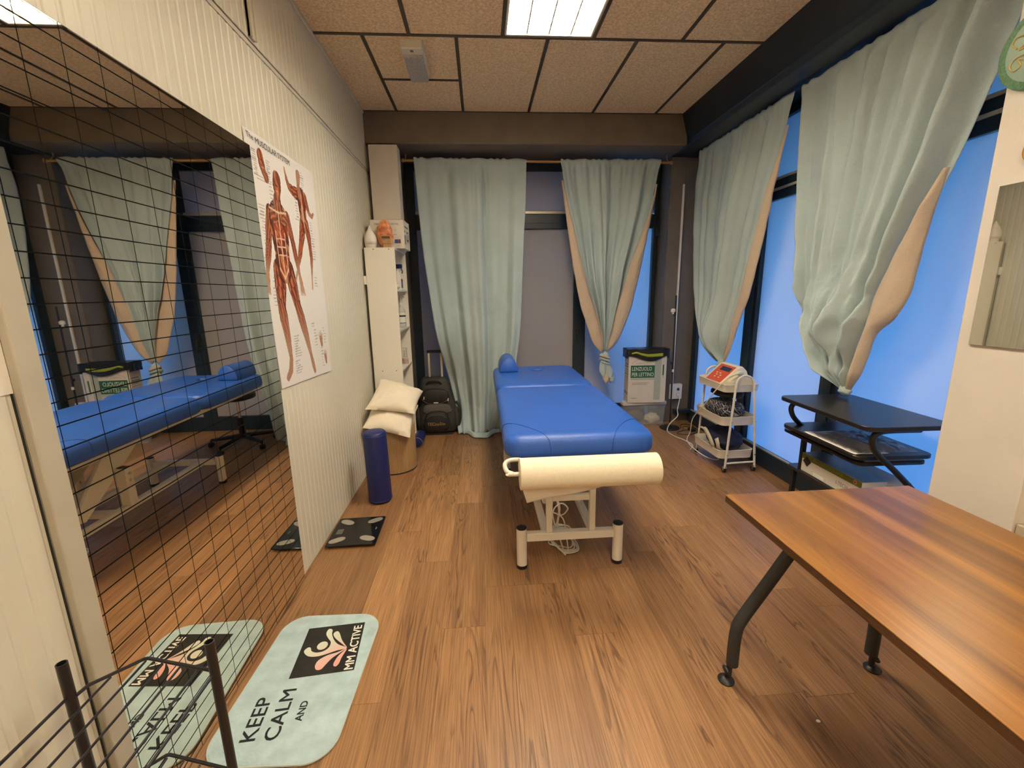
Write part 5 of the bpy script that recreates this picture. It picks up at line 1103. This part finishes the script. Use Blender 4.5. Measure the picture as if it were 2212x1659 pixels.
# ------------------------------------------------------------------ white trolley
t = thing('utility_trolley', 'white three-tier trolley on black castors by the right window', 'trolley', (3.11, 3.53, 0))
def tray(z0, z1):
    m = MB(); seg = 5; X0, X1, Ya, Yb = 2.955, 3.262, 3.300, 3.755; r = 0.045
    def rg(i, z): return [Vector((x, y, z)) for x, y in rrect(X0+i, X1-i, Ya+i, Yb-i, r-i*0.5, seg)]
    m.loops([rg(0.016, z0), rg(0.006, z0+0.004), rg(0.0, z1-0.004), rg(-0.002, z1), rg(0.001, z1+0.002), rg(0.003, z1), rg(0.010, z0+0.006), rg(0.018, z0+0.0045)], True, True)
    return m.build('tray', m_whitemetal, t, smooth=0.7)
for z0, z1 in ((0.115, 0.190), (0.402, 0.478), (0.685, 0.750)): tray(z0, z1)
for y, s in ((3.288, -1), (3.767, 1)):
    A = [(3.010, y, 0.055), (3.028, y, 0.42), (3.044, y, 0.735), (3.050, y, 0.775), (3.070, y, 0.808), (3.118, y, 0.826), (3.166, y, 0.808), (3.188, y, 0.775), (3.196, y, 0.735), (3.232, y, 0.42), (3.266, y, 0.055)]
    MB().tube(smoothpath(A, 5), 0.0095, 10).build('side_tube', m_whitemetal, t)
    MB().tube([(3.020, y, 0.082), (3.258, y, 0.088)], 0.008, 8).build('foot_rail', m_whitemetal, t)
    for x in (3.010, 3.266):
        cs = MB().tube([(x, y, 0.0545), (x, y, 0.040)], 0.010, 10).build('castor_stem', m_chrome, t)
        MB().tube([(x-0.009, y+0.012, 0.0235), (x+0.009, y+0.012, 0.0235)], 0.0235, 18).build('castor_wheel', m_rubber, cs)
        MB().tube([(x-0.010, y+0.010, 0.026), (x+0.010, y+0.010, 0.026)], 0.011, 12).build('castor_hub', m_chrome, cs); MB().slab(x-0.013, x+0.013, y-0.012, y+0.022, 0.036, 0.050, 0.006, 0.003, 3).build('castor_fork', m_chrome, cs)
    for x, z in ((3.0445, 0.715), (3.1965, 0.715), (3.032, 0.44), (3.236, 0.44), (3.019, 0.155), (3.254, 0.155)): MB().tube([(x, y+s*0.0096, z), (x, y+s*0.0125, z)], 0.005, 8).build('screw', m_chrome, t)
# device on the top tray
m_ivory = mat('ivory_plastic', (0.78, 0.69, 0.50), 0.35)
t = thing('therapy_unit', 'ivory therapy device with sloping orange control panel on top of the trolley', 'device', (3.1, 3.53, 0.692))
def PX(pts, y0, y1): return MB().prism(pts, 'y', y0, y1)
PX([(2.985, 0.6935), (2.985, 0.742), (3.125, 0.872), (3.165, 0.880), (3.205, 0.840), (3.232, 0.770), (3.232, 0.6935)], 3.410, 3.690).build('casing', m_ivory, t, smooth=0, bevel=0.010)
PX([(3.03, 0.6935), (3.03, 0.765), (3.12, 0.825), (3.19, 0.815), (3.235, 0.765), (3.235, 0.6935)], 3.345, 3.409).build('side_housing', m_ivory, t, smooth=0, bevel=0.010)
nx, nzv = -0.1300, 0.1400; L_ = math.hypot(nx, nzv); nx, nzv = nx/L_, nzv/L_
def onpanel(a0, a1, y0, y1, h0, h1, name, mt):
    def q(a, y, h): return Vector((2.985+0.140*a+nx*h, y, 0.742+0.130*a+nzv*h))
    return MB().add([q(a, y, h) for h in (h0, h1) for y in (y0, y1) for a in (a0, a1)], [(0, 2, 3, 1), (4, 5, 7, 6), (0, 1, 5, 4), (2, 6, 7, 3), (0, 4, 6, 2), (1, 3, 7, 5)]).build(name, mt, t, smooth=0)
onpanel(0.02, 0.97, 3.430, 3.655, 0.0003, 0.0018, 'control_panel', m_orange); onpanel(0.64, 0.86, 3.455, 3.60, 0.0020, 0.0032, 'display', m_screen)
for a_, y_ in ((0.22, 3.50), (0.22, 3.56), (0.34, 3.50), (0.34, 3.56), (0.45, 3.53), (0.45, 3.58)): onpanel(a_, a_+0.05, y_, y_+0.022, 0.0020, 0.0030, 'key', m_ivory)
MB().tube(smoothpath([(3.14, 3.375, 0.835), (3.08, 3.34, 0.838), (3.02, 3.345, 0.815)], 5), [0.016]*6+[0.010]*5, 10).build('hand_piece', m_ivory, t)
t = thing('device_lead', 'white lead looping from the therapy device down the near side of the trolley', 'cable', (2.94, 3.4, 0.3))
MB().tube(smoothpath([(3.02, 3.345, 0.815), (2.975, 3.330, 0.790), (2.938, 3.34, 0.740), (2.925, 3.45, 0.62), (2.922, 3.56, 0.50), (2.925, 3.66, 0.42), (2.93, 3.74, 0.33), (2.945, 3.79, 0.20), (2.93, 3.80, 0.10), (2.98, 3.60, 0.040), (3.06, 3.50, 0.030), (3.10, 3.54, 0.060)], 8), 0.0045, 8).build('lead', m_cable, t)
# folded plaid cloth on the middle tray
k = NT('dark_plaid'); tcn = k.n('ShaderNodeTexCoord'); mpn = k.n('ShaderNodeMapping'); k.l(tcn.outputs['Object'], mpn.inputs[0]); mpn.inputs['Rotation'].default_value = (0.3, 0.5, 0.6)
nn = k.n('ShaderNodeTexNoise', i_Scale=9.0); k.l(mpn.outputs[0], nn.inputs['Vector']); mm = k.n('ShaderNodeMix', data_type='RGBA'); mm.inputs['Factor'].default_value = 0.10; k.l(mpn.outputs[0], mm.inputs['A']); k.l(nn.outputs['Color'], mm.inputs['B'])
w1_ = k.n('ShaderNodeTexWave', i_Scale=14.0); w1_.bands_direction = 'X'; w2_ = k.n('ShaderNodeTexWave', i_Scale=14.0); w2_.bands_direction = 'Y'
k.l(mm.outputs['Result'], w1_.inputs['Vector']); k.l(mm.outputs['Result'], w2_.inputs['Vector'])
mx_ = k.n('ShaderNodeMath', operation='MAXIMUM'); k.l(w1_.outputs['Fac'], mx_.inputs[0]); k.l(w2_.outputs['Fac'], mx_.inputs[1]); rp = k.n('ShaderNodeValToRGB'); rp.color_ramp.elements[0].position = 0.93; rp.color_ramp.elements[0].color = (0.012, 0.014, 0.022, 1); rp.color_ramp.elements[1].position = 0.985; rp.color_ramp.elements[1].color = (0.40, 0.38, 0.35, 1)
k.l(mx_.outputs[0], rp.inputs[0]); k.l(rp.outputs[0], k.b.inputs['Base Color']); k.b.inputs['Roughness'].default_value = 0.9; m_plaid = k.m
def lumps(c, r, seed, amp=0.16, n=40, mm_=24, p=0.7): return MB().sphere(c, r, n, mm_, lambda d: (1+amp*nz(d.x*2.2+seed, d.y*2.2, d.z*2.2)+0.07*nz(d.x*6, d.y*6+seed, d.z*6)+0.03*math.sin(d.y*20+d.z*8)))
o = lumps((3.105, 3.535, 0.496), (0.142, 0.200, 0.084), 1.0, 0.10).build('plaid_bundle', m_plaid, smooth=1.6); tag(o, 'dark plaid cloth bundled on the middle tray of the trolley', 'cloth')
o = lumps((3.11, 3.52, 0.634), (0.115, 0.165, 0.036), 5.0, 0.10).build('black_bundle', m_bag3, smooth=1.6); tag(o, 'black cloth on top of the plaid bundle under the upper tray', 'cloth')
m_navycloth = mat('navy_cloth', (0.010, 0.016, 0.045), 0.8, bump=0.3, bscale=30)
o = lumps((3.125, 3.535, 0.225), (0.128, 0.195, 0.098), 3.0, 0.12).build('navy_bundle', m_navycloth, smooth=1.6); tag(o, 'navy blue cloth heaped on the bottom tray of the trolley', 'cloth')
m_strap = mat('beige_strap', (0.50, 0.44, 0.33), 0.85)
def strap(pts, wd, dirv):
    P = smoothpath(pts, 8); D = Vector(dirv).normalized(); o = MB().grid(lambda u, v: P[min(len(P)-1, int(round(v*(len(P)-1))))]+D*(u-0.5)*wd, 2, len(P)-1)
    ob = o.build('strap', m_strap, smooth=3, fixn=False); md = ob.modifiers.new('thickness', 'SOLIDIFY'); md.thickness = 0.003; return ob
for i, (pts, lb) in enumerate((([(2.985, 3.70, 0.27), (2.958, 3.62, 0.30), (2.950, 3.52, 0.30), (2.955, 3.46, 0.25), (2.972, 3.47, 0.20), (2.985, 3.55, 0.18)], 'beige strap loop at the far side of the bottom trolley tray'), ([(2.97, 3.60, 0.30), (2.945, 3.52, 0.31), (2.940, 3.44, 0.27), (2.950, 3.40, 0.215), (2.975, 3.42, 0.175)], 'beige strap loop in the middle of the bottom trolley tray'), ([(3.00, 3.42, 0.25), (2.965, 3.37, 0.275), (2.955, 3.33, 0.25), (2.972, 3.335, 0.20), (3.02, 3.345, 0.165)], 'beige strap end curling at the near side of the bottom trolley tray'))):
    tag(strap(pts, 0.035 if i else 0.026, (0.35, -0.55, 0.5)), lb, 'strap', 'beige straps on the trolley')

# ------------------------------------------------------------------ black computer stand
t = thing('computer_stand', 'black computer stand with curved metal legs beside the cream pillar', 'stand', (3.12, 2.25, 0))
XD = Matrix.Translation(Vector((2.885, 2.57, 0))) @ Matrix.Rotation(math.radians(-2.0), 4, 'Z') @ Matrix.Translation(Vector((-2.885, -2.57, 0)))
MB().slab(2.885, 3.345, 1.880, 2.57, 0.818, 0.842, 0.05, 0.003).build('top_board', m_blackwood, t, smooth=0.5, xf=XD)
MB().slab(2.945, 3.365, 1.985, 2.60, 0.628, 0.650, 0.045, 0.003).build('middle_shelf', m_blackwood, t, smooth=0.5, xf=XD)
MB().slab(2.975, 3.355, 2.005, 2.63, 0.588, 0.608, 0.04, 0.003).build('keyboard_tray', m_blackwood, t, smooth=0.5, xf=XD)
for y in (2.03, 2.60): MB().box(3.02, 3.34, y-0.008, y+0.008, 0.6085, 0.6275).build('tray_runner', m_steel, t, smooth=0, xf=XD)
MB().slab(3.055, 3.365, 2.06, 2.66, 0.322, 0.342, 0.03, 0.003).build('lower_shelf', m_blackwood, t, smooth=0.5, xf=XD)
for y in (1.935, 2.545):
    A = [(3.20, y, 0.807), (3.06, y, 0.807), (2.995, y, 0.800), (2.965, y, 0.775), (2.968, y, 0.735), (3.00, y, 0.685), (3.10, y, 0.595), (3.20, y, 0.500), (3.27, y, 0.430), (3.325, y, 0.36), (3.345, y, 0.29), (3.335, y, 0.20), (3.29, y, 0.10), (3.24, y, 0.035), (3.20, y, 0.016)]
    MB().tube(smoothpath(A, 6), 0.015, 12).build('curved_leg', m_blackmetal, t, xf=XD)
    MB().tube([(2.98, y, 0.0155), (3.35, y, 0.0155)], 0.015, 12).build('foot_bar', m_blackmetal, t, xf=XD)
for y in (2.10, 2.62): MB().box(3.075, 3.10, y-0.012, y+0.012, 0.006, 0.3215).build('shelf_post', m_blackmetal, t, smooth=0, xf=XD)
MB().box(3.10, 3.125, 1.95, 2.53, 0.0155, 0.030).build('foot_tie', m_blackmetal, t, smooth=0, xf=XD)
MB().box(3.075, 3.10, 2.55, 2.575, 0.3425, 0.5875).build('tray_post', m_blackmetal, t, smooth=0, xf=XD)
# papers on the middle shelf
o = MB().grid(lambda u, v: XD @ Vector((lerp(2.955, 3.14, u), lerp(2.40, 2.015, v), 0.6515+0.003*(nz(u*3, v*5)+0.5)+0.0015*v)), 12, 16).build('paper_sheet', m_paper, smooth=2, fixn=False)
md = o.modifiers.new('thickness', 'SOLIDIFY'); md.thickness = 0.001; md.offset = 1; tag(o, 'white paper sheet lying on the middle shelf of the black stand', 'paper')
k = NT('crinkled_film'); k.b.inputs['Base Color'].default_value = (0.30, 0.28, 0.27, 1); k.b.inputs['Roughness'].default_value = 0.18
trn = k.n('ShaderNodeBsdfTransparent'); mxs = k.n('ShaderNodeMixShader'); mxs.inputs[0].default_value = 0.55; k.l(trn.outputs[0], mxs.inputs[1]); k.l(k.b.outputs[0], mxs.inputs[2]); k.l(mxs.outputs[0], k.out.inputs[0])
m_film = k.m
o = MB().grid(lambda u, v: XD @ Vector((lerp(2.975, 3.30, u)+0.012*nz(v*9, u), lerp(2.36, 2.02, v)+0.012*nz(u*9, v+4), 0.6570+max(0, 0.042*math.sin(math.pi*u)**0.8*math.sin(math.pi*v)**0.7*(0.75+0.8*nz(u*4, v*4, 2))+0.010*nz(u*13, v*13, 3)))), 40, 40).build('plastic_sleeve', m_film, smooth=0.7, fixn=False)
tag(o, 'crumpled grey plastic bag on the middle shelf of the black stand', 'plastic bag')
# printed box and grey box on the lower shelf
t = thing('magnet_carton', 'long white carton with olive green top band on the lower shelf', 'carton', (3.14, 2.33, 0.343))
bx0, bx1, by0, by1, bz0, bz1 = 3.075, 3.215, 2.075, 2.545, 0.3430, 0.463
MB().box(bx0, bx1, by0, by1, bz0, bz1).build('carton_body', m_card, t, smooth=0, bevel=0.002, xf=XD)
m_olive = mat('olive_print', (0.14, 0.15, 0.012), 0.6)
def bxp(name, b, mt, off=0.0006): return MB().box(bx0-off, bx0-off+0.0004, *b).build(name, mt, t, smooth=0, xf=XD)
bxp('olive_band', (by0, by1, bz1-0.036, bz1-0.001), m_olive); MB().box(bx0+0.001, bx1-0.001, by0+0.001, by1-0.001, bz1+0.0001, bz1+0.0006).build('olive_top', mat('blue_grey_top', (0.16, 0.18, 0.17), 0.3), t, smooth=0, xf=XD)
MB().prism([(by1-0.085, bz1-0.040), (by1-0.045, bz1-0.012), (by1-0.012, bz1-0.050), (by1-0.052, bz1-0.080)], 'x', bx0-0.0014, bx0-0.0008).build('product_print', m_ink, t, smooth=0, xf=XD)
bxp('card_tab', (by1-0.20, by1-0.11, bz0+0.004, bz0+0.028), m_whiteink, 0.0012)
def tbx(s, y, z, wd, hh, mt):
    o = text(s, mt, 'lettering', None, (bx0-0.0014, y, z), (0, -1, 0), (0, 0, 1), width=wd, height=hh, ext=0); o.data.transform(XD); adopt(o, t)
tbx('MAGNETOTERAPIA', by1-0.10, bz1-0.028, 0.24, 0.020, mat('pale_olive_ink', (0.30, 0.31, 0.06), 0.6)); tbx('I-TECH', by1-0.295, bz0+0.035, 0.085, 0.024, m_greyink)
MB().tube([(bx0-0.0006, by0+0.045, bz1-0.018), (bx0-0.0012, by0+0.045, bz1-0.018)], 0.013, 16).build('seal_print', mat('pink_seal', (0.50, 0.22, 0.17), 0.7), t, xf=XD)
MB().tube([(bx0-0.0013, by0+0.045, bz1-0.018), (bx0-0.0017, by0+0.045, bz1-0.018)], 0.006, 12).build('seal_dot', m_redink, t, xf=XD)
t = thing('flat_carton', 'grey carton behind the olive banded carton on the lower shelf', 'carton', (3.29, 2.3, 0.343))
MB().box(3.22, 3.355, 2.075, 2.50, 0.343, 0.452).build('carton_body', m_cardside, t, smooth=0, bevel=0.002, xf=XD); MB().box(3.225, 3.30, 2.0735, 2.0745, 0.40, 0.425).build('orange_print', m_orange, t, smooth=0, xf=XD)

# ------------------------------------------------------------------ wooden table, front right
t = thing('wooden_table', 'large walnut table with dark bent metal legs in the right foreground', 'table', (2.295, 0.7, 0))
def tt(z0, z1, ins): return MB().rr(1.921, 2.671, -0.12, 1.480, [(z0, ins), (z0+0.001, 0.0), (z1-0.001, 0.0), (z1, 0.001)], 0.004, 2)
MB().slab(1.9215, 2.6705, -0.1195, 1.4795, 0.7125, 0.7365, 0.004, 0.001, 2).build('table_core', m_tableedge, t, smooth=0)
MB().slab(1.921, 2.671, -0.12, 1.480, 0.7367, 0.740, 0.004, 0.001, 2).build('table_top', m_tabletop, t, smooth=0)
for y in (1.375, -0.03):
    MB().box(2.08, 2.39, y-0.022, y+0.022, 0.680, 0.7120).build('leg_bracket', m_charcoal, t, smooth=0, bevel=0.004)
    for s in (-1, 1):
        cx = 2.245 if s < 0 else 2.345; X = lambda d: 2.2355+s*d
        lg = MB().tube(smoothpath([(X(0.030), y, 0.685), (X(0.065), y, 0.62), (X(0.170), y, 0.44), (X(0.268), y, 0.275), (X(0.284), y, 0.225), (X(0.288), y, 0.16), (X(0.288), y, 0.075)], 6), 0.0225, 16).build('leg', m_charcoal, t)
        MB().tube([(X(0.298), y, 0.075), (X(0.298), y, 0.018)], 0.011, 10).build('foot_stem', m_black, lg)
        MB().lathe([(0.030, 0.0), (0.031, 0.005), (0.026, 0.011), (0.012, 0.020)], (X(0.306), y, 0), 20).build('foot_disc', m_black, lg)
        MB().sphere((X(0.310), y, 0.050), (0.010, 0.022, 0.012), 10, 8).build('foot_knob', m_black, lg)
MB().box(2.21, 2.26, -0.005, 1.352, 0.682, 0.7120).build('under_beam', m_charcoal, t, smooth=0, bevel=0.003)

# ------------------------------------------------------------------ black wire basket rack, front left
t = thing('wire_rack', 'black wire basket rack with tube posts in the left foreground', 'rack', (0.20, 0.68, 0))
m_wire = mat('black_wire', (0.012, 0.011, 0.014), 0.35, coat=0.2)
for x, y in ((0.052, 0.892), (0.347, 0.928), (0.052, 0.46), (0.347, 0.46)):
    p = MB(); n = 16
    def rg(r, z): return [Vector((x+r*math.cos(2*math.pi*q/n), y+r*math.sin(2*math.pi*q/n), z)) for q in range(n)]
    p.loops([rg(0.0108, 0.31), rg(0.0108, 0.716), rg(0.0088, 0.716), rg(0.0088, 0.60)], True, True)
    ps = p.build('post', m_wire, t, smooth=0.6)
    q2 = MB(); q2.lathe([(0.0100, 0.0), (0.0100, 0.3095)], (x, y, 0), 16); q2.build('lower_post', m_wire, t, smooth=0.6)
    MB().lathe([(0.0122, 0.29), (0.0126, 0.31), (0.0122, 0.318)], (x, y, 0), 16).build('joint_sleeve', m_wire, t, smooth=0.6)
for zt, zb in ((0.630, 0.52), (0.330, 0.21)):
    top = [(0.063, 0.895, zt), (0.100, 0.930, zt), (0.225, 0.985, zt), (0.337, 0.930, zt)]
    def tubeL(pts, r, nm): MB().tube(pts, r, 8).build(nm, m_wire, t)
    rail = [(0.063, 0.895, zt-0.003), (0.071, 0.917, zt), (0.146, 0.985, zt), (0.155, 0.986, zt), (0.337, 0.934, zt)]
    tubeL(rail, 0.0042, 'end_rail'); tubeL([(0.063, 0.46, zt), (0.337, 0.46, zt)], 0.0042, 'end_rail')
    tubeL([(0.052, 0.881, zt), (0.052, 0.471, zt)], 0.0036, 'side_rail'); tubeL([(0.347, 0.917, zt), (0.347, 0.471, zt)], 0.0036, 'side_rail')
    for k in range(1, 6):
        x = 0.052+0.295*k/6; ye = polyat([(0.063, 0.895), (0.071, 0.917), (0.146, 0.985), (0.155, 0.986), (0.337, 0.934)], 0, x)
        tubeL([(x, ye-0.005, zt-0.004), (x, 0.463, zt-0.004)], 0.0028, 'basket_wire')

# ------------------------------------------------------------------ on the cream pillar
t = thing('pillar_mirror', 'frameless mirror on the cream pillar reflecting the white shelving unit', 'mirror', (3.015, 1.52, 1.27))
MB().box(3.0115, 3.0195, 1.395, 1.649, 1.270, 1.878).build('mirror_back', m_greyink, t, smooth=0); MB().box(3.0105, 3.0112, 1.396, 1.648, 1.271, 1.877).build('mirror_glass', m_mirror2, t, smooth=0)
t = thing('green_plaque', 'round green plaque with gold lettering high on the cream pillar', 'sign', (3.01, 1.57, 2.33))
m_pl = mat('green_rim', (0.10, 0.22, 0.11), 0.55, nscale=150, namp=0.35); m_pl2 = mat('pale_green_face', (0.34, 0.46, 0.36), 0.5)
def oval(ry, rz, x, dy=0): return [Vector((x, 1.575+ry*math.cos(2*math.pi*q/40), 2.338+rz*math.sin(2*math.pi*q/40)*(1+0.07*math.cos(2*math.pi*q/40)))) for q in range(40)]
MB().loops([oval(0.156, 0.140, 3.0195), oval(0.160, 0.145, 3.014), oval(0.158, 0.143, 3.006), oval(0.150, 0.136, 3.003)]).build('plaque_rim', m_pl, t, smooth=0.8)
MB().loops([oval(0.132, 0.118, 3.0029), oval(0.130, 0.116, 3.0010)]).build('plaque_face', m_pl2, t, smooth=0.8)
m_goldink = mat('gold_lettering', (0.70, 0.55, 0.22), 0.35, metal=0.5)
for P_ in ([(1.672, 2.352), (1.690, 2.372), (1.680, 2.392), (1.655, 2.388), (1.645, 2.365), (1.665, 2.345), (1.640, 2.350)], [(1.640, 2.322), (1.672, 2.320), (1.685, 2.298), (1.670, 2.280), (1.650, 2.290), (1.660, 2.312), (1.630, 2.300)], [(1.62, 2.39), (1.60, 2.36), (1.58, 2.385), (1.56, 2.36)], [(1.62, 2.32), (1.59, 2.29), (1.57, 2.32), (1.54, 2.30)]):
    MB().tube(smoothpath([(2.9995, y, z) for y, z in P_], 6), 0.0028, 6).build('gold_stroke', m_goldink, t)
o = MB().loops([[Vector((3.005+0.006*math.cos(b), 1.540+(0.046+0.006*math.sin(b))*math.cos(a), 1.983+(0.046+0.006*math.sin(b))*math.sin(a))) for b in [2*math.pi*k_/8 for k_ in range(8)]] for a in [2*math.pi*q/32 for q in range(33)]], False, False).build('wooden_ring', m_gold, smooth=1.5)
tag(o, 'small golden ring hanging on the pillar between the plaque and the mirror', 'ring')

# ------------------------------------------------------------------ stool behind the couch (seen in the large mirror)
t = thing('swivel_stool', 'black swivel stool on castors behind the head of the couch seen in the mirror', 'stool', (1.52, 4.50, 0))
MB().lathe([(0.15, 0.500), (0.168, 0.508), (0.172, 0.530), (0.165, 0.552), (0.12, 0.560)], (1.52, 4.50, 0), 32).build('seat', m_black, t, smooth=0.9)
MB().lathe([(0.10, 0.485), (0.11, 0.4995)], (1.52, 4.50, 0), 24).build('seat_plate', m_blackmetal, t)
MB().lathe([(0.014, 0.30), (0.014, 0.4845)], (1.52, 4.50, 0), 14).build('piston', m_chrome, t); MB().lathe([(0.026, 0.085), (0.026, 0.2995)], (1.52, 4.50, 0), 16).build('column', m_black, t)
for q in range(5):
    a = math.radians(66+72*q); d = Vector((math.cos(a), math.sin(a), 0)); c0 = Vector((1.52, 4.50, 0))
    lg = MB().tube([c0+d*0.02+Vector((0, 0, 0.105)), c0+d*0.30+Vector((0, 0, 0.075))], [0.024, 0.016], 8).build('base_leg', m_black, t)
    MB().tube([c0+d*0.305+Vector((0, 0, 0.0745)), c0+d*0.305+Vector((0, 0, 0.045))], 0.007, 8).build('castor_stem', m_black, lg)
    s = Vector((-d.y, d.x, 0)); MB().tube([c0+d*0.305+s*-0.018+Vector((0, 0, 0.0255)), c0+d*0.305+s*0.018+Vector((0, 0, 0.0255))], 0.0255, 16).build('castor_wheel', m_black, lg)
o = MB().sphere((2.16, 1.185, 0.0035), (0.008, 0.006, 0.0035), 8, 6).build('paper_scrap', m_paper); tag(o, 'tiny white scrap of paper on the floor between the table legs', 'scrap')
